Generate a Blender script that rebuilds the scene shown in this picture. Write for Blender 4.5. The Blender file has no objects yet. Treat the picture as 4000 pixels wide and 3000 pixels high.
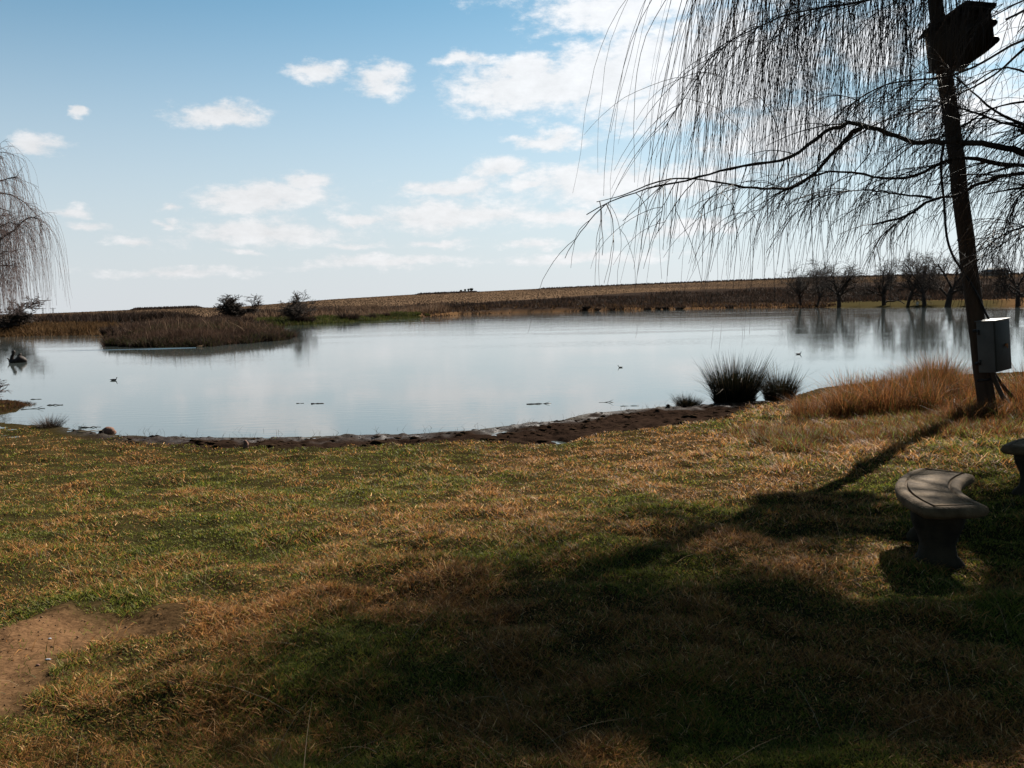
import bpy, math, random
import numpy as np
from mathutils import Matrix, Vector
from math import radians, sin, cos, tan, atan, pi, sqrt, atan2

# ------------------------------------------------------------------ camera
S = bpy.context.scene
COL = S.collection
FPX = 3500.0
RHO = atan(.0225)
TH = atan(310 * cos(RHO) / FPX)
_X0 = np.array([1, 0, 0.]); _U0 = np.array([0, sin(TH), cos(TH)]); FW = np.array([0, cos(TH), -sin(TH)])
RT = cos(RHO) * _X0 - sin(RHO) * _U0
UP = sin(RHO) * _X0 + cos(RHO) * _U0
CAM = np.array([0, 0, 1.6])
cd = bpy.data.cameras.new("camera"); cam = bpy.data.objects.new("camera", cd); COL.objects.link(cam)
cd.sensor_width = 36; cd.lens = FPX / 4000 * 36; cd.clip_start = .05; cd.clip_end = 12000
cam.matrix_world = Matrix(((RT[0], UP[0], -FW[0], 0), (RT[1], UP[1], -FW[1], 0), (RT[2], UP[2], -FW[2], 1.6), (0, 0, 0, 1)))
S.camera = cam

def ray(px, py):
    d = FW + RT * ((px - 2000) / FPX) + UP * ((1500 - py) / FPX)
    return d / np.linalg.norm(d)
def at(px, py, z):
    d = ray(px, py); return CAM + d * ((z - 1.6) / d[2])
def atd(px, py, dy):
    """point on the sight line of a pixel at forward distance dy"""
    d = ray(px, py); return CAM + d * (dy / d[1])
def proj(x, y, z):
    v = np.stack([x, y, z - 1.6], -1)
    q = v @ FW; q = np.where(q < .01, np.nan, q)
    return 2000 + FPX * (v @ RT) / q, 1500 - FPX * (v @ UP) / q

# ------------------------------------------------------------------ light and sky
SUN_AZ, SUN_EL = radians(34), radians(37)
SKY = .05
EXPO = 1.9
ALB = .74
sl = bpy.data.lights.new("sun", 'SUN'); sl.energy = 5.0; sl.angle = radians(.53); sl.color = (1, .94, .84)
so = bpy.data.objects.new("sun", sl); COL.objects.link(so)
sd = Vector((sin(SUN_AZ) * cos(SUN_EL), cos(SUN_AZ) * cos(SUN_EL), sin(SUN_EL)))
so.rotation_euler = sd.to_track_quat('Z', 'Y').to_euler()
S.view_settings.view_transform = 'Standard'; S.view_settings.look = 'None'
S.view_settings.exposure = EXPO; S.view_settings.gamma = 1
S.cycles.max_bounces = 8; S.cycles.transparent_max_bounces = 8

W = bpy.data.worlds.new("World"); S.world = W; W.use_nodes = True
nt = W.node_tree; N = nt.nodes; LK = nt.links; N.clear()
def nd(t, **k):
    n = N.new(t)
    for a, b in k.items(): setattr(n, a, b)
    return n
def mth(op, a, b=None, c=None, clamp=False):
    n = N.new('ShaderNodeMath'); n.operation = op; n.use_clamp = clamp
    for i, v in enumerate((a, b, c)):
        if v is None: continue
        if isinstance(v, (int, float)): n.inputs[i].default_value = v
        else: LK.new(v, n.inputs[i])
    return n.outputs[0]
sky = nd('ShaderNodeTexSky', sky_type='NISHITA'); sky.sun_disc = False
sky.sun_elevation = SUN_EL; sky.sun_rotation = SUN_AZ; sky.altitude = 1500; sky.air_density = 1.0; sky.dust_density = .9; sky.ozone_density = 1.4
tc = nd('ShaderNodeTexCoord')
sp = nd('ShaderNodeSeparateXYZ'); LK.new(tc.outputs['Generated'], sp.inputs[0])
az = mth('ARCTAN2', sp.outputs[0], sp.outputs[1]); el = mth('ARCSINE', sp.outputs[2])
cv = nd('ShaderNodeCombineXYZ'); LK.new(az, cv.inputs[0]); LK.new(el, cv.inputs[1])
# warp and cloud detail live in (azimuth, elevation) of the sky dome
nz = nd('ShaderNodeTexNoise'); nz.inputs['Scale'].default_value = 14; nz.inputs['Detail'].default_value = 7; nz.inputs['Roughness'].default_value = .58
st = nd('ShaderNodeVectorMath', operation='MULTIPLY'); st.inputs[1].default_value = (1, 2.0, 1); LK.new(cv.outputs[0], st.inputs[0]); LK.new(st.outputs[0], nz.inputs['Vector'])
wp = nd('ShaderNodeVectorMath', operation='SUBTRACT'); LK.new(nz.outputs['Color'], wp.inputs[0]); wp.inputs[1].default_value = (.5, .5, .5)
ws = nd('ShaderNodeVectorMath', operation='MULTIPLY'); LK.new(wp.outputs[0], ws.inputs[0]); ws.inputs[1].default_value = (.075, .04, 0)
vv = nd('ShaderNodeVectorMath', operation='ADD'); LK.new(cv.outputs[0], vv.inputs[0]); LK.new(ws.outputs[0], vv.inputs[1])
CL = [  # pixel centre of a cloud in the sky, half width, half height, offset (bigger = fainter)
 (1247,288,115,45,.1),(271,448,45,28,.15),(154,575,125,42,.25),(850,450,170,50,.15),(1490,318,95,58,.1),(1820,232,130,34,.15),
 (2110,350,300,95,-.1),(2050,280,160,60,0),(2380,300,230,140,-.1),(2150,545,160,30,.1),(1040,768,230,62,.0),(1200,705,110,42,.1),(1780,728,200,36,.1),(1955,672,110,50,.05),
 (2330,710,290,66,-.1),(2680,695,240,60,0),(2060,735,90,25,.15),(1790,838,320,58,.0),(1400,848,110,28,.15),(1030,905,330,50,.1),(1500,1030,420,30,.35),(2300,1010,420,34,.3),(700,1060,380,26,.4),(524,945,130,26,.35),
 (289,832,90,26,.3),(343,888,120,20,.35),(2420,40,290,85,-.05),(2500,190,240,90,0),(2780,260,380,200,-.15),(2600,420,350,90,.1),(3100,520,400,150,.25),(3400,180,300,150,.25),
 (2230,838,230,40,.15),(2700,900,260,40,.25),(669,798,70,25,.4),(640,855,70,20,.4),(1700,950,160,26,.4),(2080,950,140,24,.4),(1400,960,150,22,.4),(3800,420,250,120,.2),(3950,120,200,120,.2),(940,990,120,16,.5),
 (2200,-120,420,110,0),(1300,-260,300,80,.1),(2900,-160,500,160,0),(700,-420,260,70,.2),(1900,-420,420,110,.05),(3300,-500,500,140,.1),(4700,300,420,170,.1),(5400,700,500,110,.1),
 (-500,350,260,70,.15),(-900,760,300,60,.15),(4500,850,300,60,.2)]
mn = None
for (px, py, hw, hh, off) in CL:
    d = ray(px, py); a0 = atan2(d[0], d[1]); e0 = math.asin(d[2])
    d1 = ray(px + hw, py); d2 = ray(px, py - hh)
    sa = abs(atan2(d1[0], d1[1]) - a0); se = abs(math.asin(d2[2]) - e0)
    m = nd('ShaderNodeVectorMath', operation='MULTIPLY_ADD'); LK.new(vv.outputs[0], m.inputs[0])
    m.inputs[1].default_value = (1 / sa, 1 / se, 0); m.inputs[2].default_value = (-a0 / sa, -e0 / se, 0)
    l = nd('ShaderNodeVectorMath', operation='LENGTH'); LK.new(m.outputs[0], l.inputs[0])
    v = mth('ADD', l.outputs['Value'], off)
    mn = v if mn is None else mth('MINIMUM', mn, v)
n2 = nd('ShaderNodeTexNoise'); n2.inputs['Scale'].default_value = 30; n2.inputs['Detail'].default_value = 10; n2.inputs['Roughness'].default_value = .68
LK.new(st.outputs[0], n2.inputs['Vector'])
fld = mth('ADD', mth('SUBTRACT', 1.45, mn), mth('MULTIPLY', mth('SUBTRACT', n2.outputs['Fac'], .5), 2.5))
mr = nd('ShaderNodeMapRange', interpolation_type='SMOOTHSTEP'); LK.new(fld, mr.inputs[0]); mr.inputs[1].default_value = -.05; mr.inputs[2].default_value = .95; mr.inputs[4].default_value = .9
# clouds are brighter towards the sun and where they are thick
vd = nd('ShaderNodeVectorMath', operation='DOT_PRODUCT'); LK.new(tc.outputs['Generated'], vd.inputs[0]); vd.inputs[1].default_value = tuple(sd)
glow = mth('POWER', mth('MAXIMUM', vd.outputs['Value'], 0), 5)
cb = mth('MULTIPLY', mth('ADD', .82, mth('MULTIPLY', glow, .42)), 1.04 / SKY / 2 ** EXPO)
shade = nd('ShaderNodeMapRange'); LK.new(n2.outputs['Fac'], shade.inputs[0]); shade.inputs[1].default_value = .3; shade.inputs[2].default_value = .7; shade.inputs[3].default_value = .88; shade.inputs[4].default_value = 1.06
cb = mth('MULTIPLY', cb, shade.outputs[0])
cc = nd('ShaderNodeVectorMath', operation='SCALE'); cc.inputs[0].default_value = (.98, .985, 1.0); LK.new(cb, cc.inputs['Scale'])
# pale air low over the horizon
hz = nd('ShaderNodeMapRange', interpolation_type='SMOOTHSTEP'); LK.new(el, hz.inputs[0]); hz.inputs[1].default_value = -.02; hz.inputs[2].default_value = .385; hz.inputs[3].default_value = .97; hz.inputs[4].default_value = .02
hc = nd('ShaderNodeVectorMath', operation='SCALE'); hc.inputs[0].default_value = (.93, .965, 1.02)
LK.new(mth('MULTIPLY', mth('ADD', .80, mth('MULTIPLY', glow, .42)), .91 / SKY / 2 ** EXPO), hc.inputs['Scale'])
skm = nd('ShaderNodeVectorMath', operation='MULTIPLY'); LK.new(sky.outputs[0], skm.inputs[0]); skm.inputs[1].default_value = tuple(np.array((.66, 1.07, 1.02)) * .86 / 2 ** (EXPO - 1.3))
glare = mth('MULTIPLY', mth('POWER', mth('MAXIMUM', vd.outputs['Value'], 0), 9), .75)
m1 = nd('ShaderNodeMix', data_type='RGBA'); LK.new(mth('MAXIMUM', hz.outputs[0], glare), m1.inputs[0]); LK.new(skm.outputs[0], m1.inputs[6]); LK.new(hc.outputs[0], m1.inputs[7])
m2 = nd('ShaderNodeMix', data_type='RGBA'); LK.new(mr.outputs[0], m2.inputs[0]); LK.new(m1.outputs[2], m2.inputs[6]); LK.new(cc.outputs[0], m2.inputs[7])
bg = nd('ShaderNodeBackground'); bg.inputs[1].default_value = SKY; LK.new(m2.outputs[2], bg.inputs[0])
wo = nd('ShaderNodeOutputWorld'); LK.new(bg.outputs[0], wo.inputs[0])

# ------------------------------------------------------------------ helpers
rs = np.random.RandomState(11)
def hsh(i, j, s):
    i = i.astype(np.int64); j = j.astype(np.int64)
    n = (i * 374761393 + j * 668265263 + s * 974711) & 0xffffffff
    n = ((n ^ (n >> 13)) * 1274126177) & 0xffffffff
    return ((n ^ (n >> 16)) & 0xffff) / 65535.0
def vnoise(x, y, s=0):
    xi = np.floor(x); yi = np.floor(y); u = x - xi; v = y - yi
    u = u * u * (3 - 2 * u); v = v * v * (3 - 2 * v)
    a = hsh(xi, yi, s); b = hsh(xi + 1, yi, s); c = hsh(xi, yi + 1, s); d = hsh(xi + 1, yi + 1, s)
    return (a * (1 - u) + b * u) * (1 - v) + (c * (1 - u) + d * u) * v
def fbm(x, y, sc, o=4, s=0):
    t = 0; a = .5; n = 0
    for k in range(o):
        t = t + a * vnoise(x / sc + 17.3 * k, y / sc - 9.1 * k, s + k); n += a; a *= .5; sc *= .5
    return t / n
def sstep(a, b, x):
    t = np.clip((x - a) / (b - a), 0, 1); return t * t * (3 - 2 * t)
def sdf(poly, x, y):
    """signed distance to a closed polygon, negative inside"""
    x = np.asarray(x, float); y = np.asarray(y, float); shp = x.shape; x = x.ravel(); y = y.ravel()
    best = np.full(x.shape, 1e18); ins = np.zeros(x.shape, bool); n = len(poly)
    for i in range(n):
        ax, ay = poly[i]; bx, by = poly[(i + 1) % n]; ex, ey = bx - ax, by - ay
        t = np.clip(((x - ax) * ex + (y - ay) * ey) / (ex * ex + ey * ey + 1e-12), 0, 1)
        best = np.minimum(best, (x - ax - t * ex) ** 2 + (y - ay - t * ey) ** 2)
        if ay != by:
            c = ((ay > y) != (by > y)) & (x < (bx - ax) * (y - ay) / (by - ay) + ax); ins ^= c
    return (np.sqrt(best) * np.where(ins, -1, 1)).reshape(shp)
WZ = -.6
def pxpoly(pts, z): return [tuple(at(a, b, z)[:2]) for a, b in pts]
near_sh = [(0,1560),(60,1562),(122,1581),(90,1592),(60,1612),(0,1622),(-60,1632),(0,1648),(110,1660),(200,1657),(300,1680),(400,1697),(520,1701),(640,1707),(800,1709),(980,1709),(1200,1705),(1420,1699),(1640,1694),(1850,1680),(1970,1665),(2100,1650),(2210,1640),(2300,1615),(2450,1602),(2600,1590),(2750,1583),(2900,1568),(3050,1562),(3200,1515),(3400,1490),(3700,1465),(4000,1450),(4500,1420)]
POND = pxpoly([(-500,1430),(-150,1470),(-120,1545)] + near_sh + [(5600,1330),(5600,1205),(4600,1200),(4000,1200),(3700,1199),(3300,1201),(2900,1204),(2500,1211),(2000,1223),(1800,1230),(1400,1254),(1200,1268),(1050,1274),(960,1284),(1010,1292),(1080,1300),(1130,1312),(1133,1325),(1000,1336),(800,1352),(600,1356),(470,1355),(432,1348),(425,1325),(410,1308),(200,1310),(0,1315),(-400,1325),(-800,1345)], WZ)
MUD = pxpoly([(255,1668)] + near_sh[11:29] + [(2960,1590),(2840,1650),(2531,1692),(2270,1725),(2180,1752),(2080,1755),(2000,1742),(1808,1727),(1537,1744),(1266,1754),(814,1754),(579,1739),(362,1700)], -.57)
SPIT = pxpoly([(0,1560),(60,1562),(122,1581),(90,1592),(60,1612),(0,1622),(-300,1640),(-400,1500),(-120,1545)], WZ)
BARE = pxpoly([(-700,2500),(0,2470),(120,2430),(300,2420),(500,2440),(470,2500),(400,2570),(360,2640),(250,2720),(150,2830),(0,2870),(-700,2950)], 0)
PUD = pxpoly([(2090,1725),(2180,1712),(2262,1722),(2220,1745),(2140,1752),(2085,1740)], -.55)
# skyline of the hill: angle above the eye for a column of the photograph
_sk = [(-2500,1290),(-800,1250),(0,1229),(130,1227),(500,1211),(800,1201),(880,1203),(1000,1193),(1300,1169),(1600,1151),(1850,1140),(2100,1128),(2500,1110),(2800,1098),(3100,1086),(3500,1075),(4000,1068),(4800,1058),(6500,1090)]
_sa = []; _se = []
for a, b in _sk:
    d = ray(a, b); _sa.append(atan2(d[0], d[1])); _se.append(d[2] / sqrt(d[0] ** 2 + d[1] ** 2))
_sa = [-1.4] + _sa + [1.5]; _se = [0] + _se + [0]
RR = 900.0
def height(x, y, fine=True):
    x = np.asarray(x, float); y = np.asarray(y, float)
    d = sdf(POND, x, y); r = np.sqrt(x * x + y * y); a = np.arctan2(x, y)
    near = sstep(60, 30, r)
    rise_n = .6 * sstep(0, 12, d) + .012 * np.clip(d, 0, 3)
    rise_f = .35 * sstep(0, 4, d) + .1 * sstep(0, 30, d)
    z = WZ + np.where(d > 0, rise_n * near + rise_f * (1 - near), np.maximum(-.9, .16 * d))
    e = np.interp(a, _sa, _se); zr = 1.6 + RR * e
    r0 = 150 + 90 * sstep(0, .2, a) - 20 * sstep(.25, .5, a)
    t = np.clip((r - r0) / (RR - r0), 0, 1)
    hill = (zr + .2) * t ** 1.25
    hill = np.where(r > RR, (zr + .2) - (r - RR) * .035, hill)
    z = z + np.where(d > 0, hill, 0) + np.where(d > 0, 1.0 * t * (fbm(x, y, 90, 3, 5) - .5) * sstep(RR, 600, r), 0)
    if fine:
        m = sdf(MUD, x, y)
        b = sstep(70, 25, r)
        gr = sstep(0, .5, m) * sstep(0, 1.6, d)
        z = z + b * (gr * (fbm(x, y, .36, 3, 1) - .5) * .13 + gr * sstep(.6, 3, d) * (fbm(x, y, 2.4, 2, 8) - .5) * .12)
        mud = sstep(.25, -.15, m)
        # trampled mud stays close to the water level, so hollows fill with water
        mz = WZ + .010 + .032 * np.clip(d, 0, 4) ** .8 + (fbm(x, y, .28, 3, 3) - .45) * .10 + (fbm(x, y, 1.5, 2, 4) - .5) * .05 + (vnoise(x / .11, y / .11, 6) - .5) * .045
        pz = sstep(.25, -.2, sdf(PUD, x, y))
        mz = mz - pz * .10
        z = z * (1 - mud * b) + mz * mud * b
    return z
def H1(x, y): return float(height(np.array([x]), np.array([y]))[0])
def ground(px, py, dz=0):
    """where the sight line of a pixel meets the land"""
    d = ray(px, py); t = np.geomspace(2, 1500, 3000); p = CAM[None] + d[None] * t[:, None]
    h = height(p[:, 0], p[:, 1]); k = np.argmax(p[:, 2] < h + dz)
    if k == 0: k = len(t) - 1
    return np.array([p[k, 0], p[k, 1], h[k]])

def tag(o, label=None, cat=None, group=None, kind=None):
    if label: o['label'] = label
    if cat: o['category'] = cat
    if group: o['group'] = group
    if kind: o['kind'] = kind
    return o
def np_mesh(name, V, polys, cols=None, mat=None, smooth=False, parent=None, mats=None):
    """V (n,3); polys: list of int arrays (m,k); cols (n,3) linear"""
    me = bpy.data.meshes.new(name)
    V = np.asarray(V, np.float32)
    polys = [np.asarray(p, np.int32) for p in polys if len(p)]
    me.vertices.add(len(V)); me.vertices.foreach_set('co', V.ravel())
    nl = sum(p.size for p in polys); npn = sum(len(p) for p in polys)
    me.loops.add(nl); me.polygons.add(npn)
    me.loops.foreach_set('vertex_index', np.concatenate([p.ravel() for p in polys]))
    tot = np.concatenate([np.full(len(p), p.shape[1], np.int32) for p in polys])
    st_ = np.concatenate([[0], np.cumsum(tot)[:-1]]).astype(np.int32)
    me.polygons.foreach_set('loop_start', st_)
    try: me.polygons.foreach_set('loop_total', tot)
    except Exception: pass
    if smooth: me.polygons.foreach_set('use_smooth', np.ones(npn, bool))
    if cols is not None:
        ca = me.color_attributes.new('Col', 'FLOAT_COLOR', 'POINT')
        c4 = np.ones((len(V), 4), np.float32); c4[:, :3] = cols; ca.data.foreach_set('color', c4.ravel())
    me.update(calc_edges=True); me.validate()
    o = bpy.data.objects.new(name, me); COL.objects.link(o)
    if mat: me.materials.append(mat)
    if parent: o.parent = parent
    return o
def empty(name, loc, rz=0):
    o = bpy.data.objects.new(name, None); COL.objects.link(o); o.location = loc; o.rotation_euler = (0, 0, rz); o.empty_display_size = .3; return o

class MB:
    """collects simple solids into one mesh"""
    def __init__(s): s.v = []; s.q = []; s.t = []; s.n = 0
    def add(s, v, q=(), t=()):
        v = np.asarray(v, float); s.v.append(v)
        if len(q): s.q.append(np.asarray(q) + s.n)
        if len(t): s.t.append(np.asarray(t) + s.n)
        s.n += len(v); return s
    def box(s, c, d, rot=None, taper=1.0):
        hx, hy, hz = np.array(d) / 2
        v = np.array([[sx * hx * (taper if sz > 0 else 1), sy * hy * (taper if sz > 0 else 1), sz * hz] for sz in (-1, 1) for sy in (-1, 1) for sx in (-1, 1)])
        if rot is not None: v = v @ np.array(Matrix.Rotation(rot[1], 3, rot[0])).T
        v = v + np.array(c)
        return s.add(v, [[0, 2, 3, 1], [4, 5, 7, 6], [0, 1, 5, 4], [2, 6, 7, 3], [0, 4, 6, 2], [1, 3, 7, 5]])
    def tube(s, pts, rad, k=8, cap=True):
        v, q, t = tube(np.asarray(pts, float), np.asarray(rad, float) if np.ndim(rad) else np.full(len(pts), rad), k)
        s.add(v, q, t if cap else ()); return s
    def rings(s, rings):
        """closed loft through a list of (k,3) rings with fan caps"""
        k = len(rings[0]); n = len(rings); v = np.concatenate(rings + [rings[0].mean(0)[None], rings[-1].mean(0)[None]])
        q = [[i * k + j, i * k + (j + 1) % k, (i + 1) * k + (j + 1) % k, (i + 1) * k + j] for i in range(n - 1) for j in range(k)]
        t = [[n * k, (j + 1) % k, j] for j in range(k)] + [[n * k + 1, (n - 1) * k + j, (n - 1) * k + (j + 1) % k] for j in range(k)]
        return s.add(v, q, t)
    def build(s, name, mat, parent=None, smooth=False, bevel=0, cols=None):
        o = np_mesh(name, np.concatenate(s.v), [np.concatenate(w) for w in (s.q, s.t) if w], cols, mat, smooth, parent)
        if bevel:
            b = o.modifiers.new('bevel', 'BEVEL'); b.width = bevel; b.segments = 2; b.limit_method = 'ANGLE'
        return o
def tube(P, r, k=8):
    n = len(P); T = np.gradient(P, axis=0); T /= np.linalg.norm(T, axis=1)[:, None] + 1e-12
    ref = np.array([.31, .23, .92]) if abs(T[:, 2]).mean() < .8 else np.array([.95, .2, .1])
    A = np.cross(T, ref); A /= np.linalg.norm(A, axis=1)[:, None] + 1e-12; B = np.cross(T, A)
    ph = np.arange(k) * 2 * pi / k
    V = P[:, None] + r[:, None, None] * (np.cos(ph)[None, :, None] * A[:, None] + np.sin(ph)[None, :, None] * B[:, None])
    V = V.reshape(-1, 3); i = np.arange(n - 1)[:, None] * k; j = np.arange(k)[None]
    q = np.stack([i + j, i + (j + 1) % k, i + k + (j + 1) % k, i + k + j], -1).reshape(-1, 4)
    V = np.concatenate([V, P[:1], P[-1:]]); m = n * k
    t = np.array([[m, (a + 1) % k, a] for a in range(k)] + [[m + 1, m - k + a, m - k + (a + 1) % k] for a in range(k)])
    return V, q, t
def tubes(paths, k=3):
    """many thin open tubes at once; paths: list of (P(n,3), r(n))"""
    Vs = []; Qs = []; off = 0
    bylen = {}
    for P, r in paths: bylen.setdefault(len(P), []).append((P, r))
    for n, L in bylen.items():
        P = np.array([a for a, b in L]); r = np.array([b for a, b in L]); m = len(L)
        T = np.gradient(P, axis=1); T /= np.linalg.norm(T, axis=2)[..., None] + 1e-12
        ref = np.where((abs(T[..., 2]).mean(1) < .8)[:, None, None], np.array([.31, .23, .92]), np.array([.95, .2, .1]))
        A = np.cross(T, np.broadcast_to(ref, T.shape)); A /= np.linalg.norm(A, axis=2)[..., None] + 1e-12; B = np.cross(T, A)
        ph = np.arange(k) * 2 * pi / k
        V = P[:, :, None] + r[:, :, None, None] * (np.cos(ph)[None, None, :, None] * A[:, :, None] + np.sin(ph)[None, None, :, None] * B[:, :, None])
        base = (np.arange(m) * n * k)[:, None, None]; i = (np.arange(n - 1) * k)[None, :, None]; j = np.arange(k)[None, None]
        q = np.stack([base + i + j, base + i + (j + 1) % k, base + i + k + (j + 1) % k, base + i + k + j], -1).reshape(-1, 4)
        Vs.append(V.reshape(-1, 3)); Qs.append(q + off); off += m * n * k
    return np.concatenate(Vs), np.concatenate(Qs)

def blades(base, h, w, az, lean, curve, col, seg=2, tipcol=None):
    """grass blades: base (n,3), height h, width w, azimuth of lean az, lean + curve (fraction of h)"""
    n = len(base); lv = np.linspace(0, 1, seg + 1)
    dx = np.cos(az); dy = np.sin(az); ta = rs.uniform(0, 2 * pi, n); sx = np.cos(ta); sy = np.sin(ta)
    V = np.zeros((n, 2 * seg + 1, 3)); C = np.zeros((n, 2 * seg + 1, 3))
    for k, t in enumerate(lv):
        off = (lean * t + curve * t * t) * h
        zz = h * t * np.sqrt(np.clip(1 - (lean * .5 + curve * .5 * t) ** 2, .05, 1))
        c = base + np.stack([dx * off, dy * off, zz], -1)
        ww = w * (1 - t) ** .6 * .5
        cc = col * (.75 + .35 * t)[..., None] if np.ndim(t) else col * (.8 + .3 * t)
        if k < seg:
            V[:, 2 * k] = c + np.stack([sx * ww, sy * ww, 0 * ww], -1); V[:, 2 * k + 1] = c - np.stack([sx * ww, sy * ww, 0 * ww], -1)
            C[:, 2 * k] = cc; C[:, 2 * k + 1] = cc
        else: V[:, 2 * k] = c; C[:, 2 * k] = cc if tipcol is None else tipcol
    b = (np.arange(n) * (2 * seg + 1))[:, None]
    T = []
    for k in range(seg - 1):
        T += [np.stack([b[:, 0] + 2 * k, b[:, 0] + 2 * k + 1, b[:, 0] + 2 * k + 3], 1), np.stack([b[:, 0] + 2 * k, b[:, 0] + 2 * k + 3, b[:, 0] + 2 * k + 2], 1)]
    k = seg - 1; T.append(np.stack([b[:, 0] + 2 * k, b[:, 0] + 2 * k + 1, b[:, 0] + 2 * k + 2], 1))
    return V.reshape(-1, 3), np.concatenate(T), C.reshape(-1, 3)

# ------------------------------------------------------------------ materials
def mat_new(name):
    m = bpy.data.materials.new(name); m.use_nodes = True; t = m.node_tree; t.nodes.clear()
    o = t.nodes.new('ShaderNodeOutputMaterial'); return m, t, o
def plant_mat(name, rough=.6, spec=.3, trans=.35, k=1):
    m, t, o = mat_new(name); n = t.nodes; l = t.links
    a = n.new('ShaderNodeAttribute'); a.attribute_name = 'Col'
    p = n.new('ShaderNodeBsdfPrincipled'); p.inputs['Roughness'].default_value = rough; p.inputs['Specular IOR Level'].default_value = spec
    sc_ = n.new('ShaderNodeVectorMath'); sc_.operation = 'SCALE'; sc_.inputs['Scale'].default_value = ALB * k; l.new(a.outputs['Color'], sc_.inputs[0])
    l.new(sc_.outputs[0], p.inputs['Base Color'])
    if trans:
        tr = n.new('ShaderNodeBsdfTranslucent'); l.new(sc_.outputs[0], tr.inputs['Color'])
        mx = n.new('ShaderNodeMixShader'); mx.inputs[0].default_value = trans
        l.new(p.outputs[0], mx.inputs[1]); l.new(tr.outputs[0], mx.inputs[2]); l.new(mx.outputs[0], o.inputs[0])
    else: l.new(p.outputs[0], o.inputs[0])
    return m
def rough_mat(name, c1, c2, scale=8, rough=.85, bump=.3, bscale=None, spec=.08, metal=0, stretch=(1, 1, 1), detail=6):
    m, t, o = mat_new(name); n = t.nodes; l = t.links
    tc = n.new('ShaderNodeTexCoord'); mp = n.new('ShaderNodeMapping'); mp.inputs['Scale'].default_value = stretch; l.new(tc.outputs['Object'], mp.inputs[0])
    z = n.new('ShaderNodeTexNoise'); z.inputs['Scale'].default_value = scale; z.inputs['Detail'].default_value = detail; l.new(mp.outputs[0], z.inputs['Vector'])
    r = n.new('ShaderNodeValToRGB'); r.color_ramp.elements[0].position = .35; r.color_ramp.elements[1].position = .65
    r.color_ramp.elements[0].color = (*(np.array(c1) * ALB), 1); r.color_ramp.elements[1].color = (*(np.array(c2) * ALB), 1); l.new(z.outputs['Fac'], r.inputs[0])
    p = n.new('ShaderNodeBsdfPrincipled'); p.inputs['Roughness'].default_value = rough; p.inputs['Specular IOR Level'].default_value = spec; p.inputs['Metallic'].default_value = metal
    l.new(r.outputs[0], p.inputs['Base Color'])
    if bump:
        z2 = n.new('ShaderNodeTexNoise'); z2.inputs['Scale'].default_value = bscale or scale * 3; z2.inputs['Detail'].default_value = 6; l.new(mp.outputs[0], z2.inputs['Vector'])
        b = n.new('ShaderNodeBump'); b.inputs['Strength'].default_value = bump; b.inputs['Distance'].default_value = .02
        l.new(z2.outputs['Fac'], b.inputs['Height']); l.new(b.outputs[0], p.inputs['Normal'])
    l.new(p.outputs[0], o.inputs[0]); return m
M = {}
M['grass'] = plant_mat('grass_blades', .6, .08, .45, 1.8)
M['reed'] = plant_mat('reed_blades', .8, .02, .25, 1.05)
M['rush'] = plant_mat('rush_blades', .6, .08, .12)
M['farveg'] = plant_mat('far_plants', .8, .02, .25)
M['twig'] = rough_mat('twig_bark', (.022, .014, .010), (.06, .038, .022), 6, .7, 0, spec=.2)
M['bark'] = rough_mat('willow_bark', (.015, .011, .008), (.05, .036, .024), 5, .9, .8, 22, stretch=(1, 1, .3))
M['farbark'] = rough_mat('far_bark', (.03, .022, .018), (.06, .045, .036), 1, .9, 0)
M['paletwig'] = rough_mat('pale_twig', (.07, .048, .046), (.11, .078, .07), 3, .8, 0)
M['pole'] = rough_mat('pole_wood', (.028, .019, .013), (.06, .04, .026), 9, .85, .6, 30, stretch=(1, 1, .12))
M['boxwood'] = rough_mat('box_wood', (.03, .022, .016), (.06, .045, .03), 7, .85, .5, 25, stretch=(1, 1, .3))
M['steel'] = rough_mat('grey_painted_steel', (.06, .06, .055), (.08, .078, .07), 5, .6, .1, 40, spec=.15)
M['steeldoor'] = rough_mat('grey_green_painted_door', (.018, .019, .015), (.026, .026, .02), 5, .6, .1, 40, spec=.15)
M['rust'] = rough_mat('rusty_latch', (.25, .1, .04), (.35, .16, .07), 30, .8, .2)
M['iron'] = rough_mat('dark_iron', (.02, .02, .02), (.04, .038, .035), 20, .55, .1, metal=.6)
M['cable'] = rough_mat('black_cable', (.012, .012, .012), (.02, .02, .02), 20, .5, 0)
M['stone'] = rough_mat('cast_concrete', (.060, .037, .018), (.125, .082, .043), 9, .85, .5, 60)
M['stoneleg'] = rough_mat('shade_toned_concrete', (.018, .014, .009), (.04, .03, .018), 9, .9, .5, 60)  # bench legs: shade below the seat is put into this darker colour
M['rock'] = rough_mat('pinkish_stone', (.10, .05, .035), (.18, .10, .07), 9, .8, .5)
M['clod'] = rough_mat('mud_clod', (.012, .008, .005), (.035, .022, .014), 14, .95, .5, spec=.0)
M['driftwood'] = rough_mat('wet_driftwood', (.015, .011, .009), (.045, .032, .025), 12, .6, .6)
M['deadstick'] = rough_mat('dead_stick', (.3, .22, .13), (.42, .33, .2), 12, .8, .2)
M['darkstick'] = rough_mat('wet_stick', (.015, .012, .009), (.04, .03, .02), 12, .5, .2)
M['litter'] = rough_mat('pale_litter', (.25, .26, .28), (.35, .36, .38), 20, .5, .1)
M['blackfeather'] = rough_mat('black_feathers', (.012, .012, .014), (.03, .03, .032), 40, .6, .1)
M['greyfeather'] = rough_mat('grey_feathers', (.09, .08, .07), (.2, .18, .15), 30, .7, .1)
M['brownfeather'] = rough_mat('brown_feathers', (.25, .13, .06), (.42, .26, .14), 30, .7, .1)
M['bill'] = rough_mat('pale_bill', (.7, .68, .65), (.85, .83, .8), 20, .4, 0)
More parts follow.
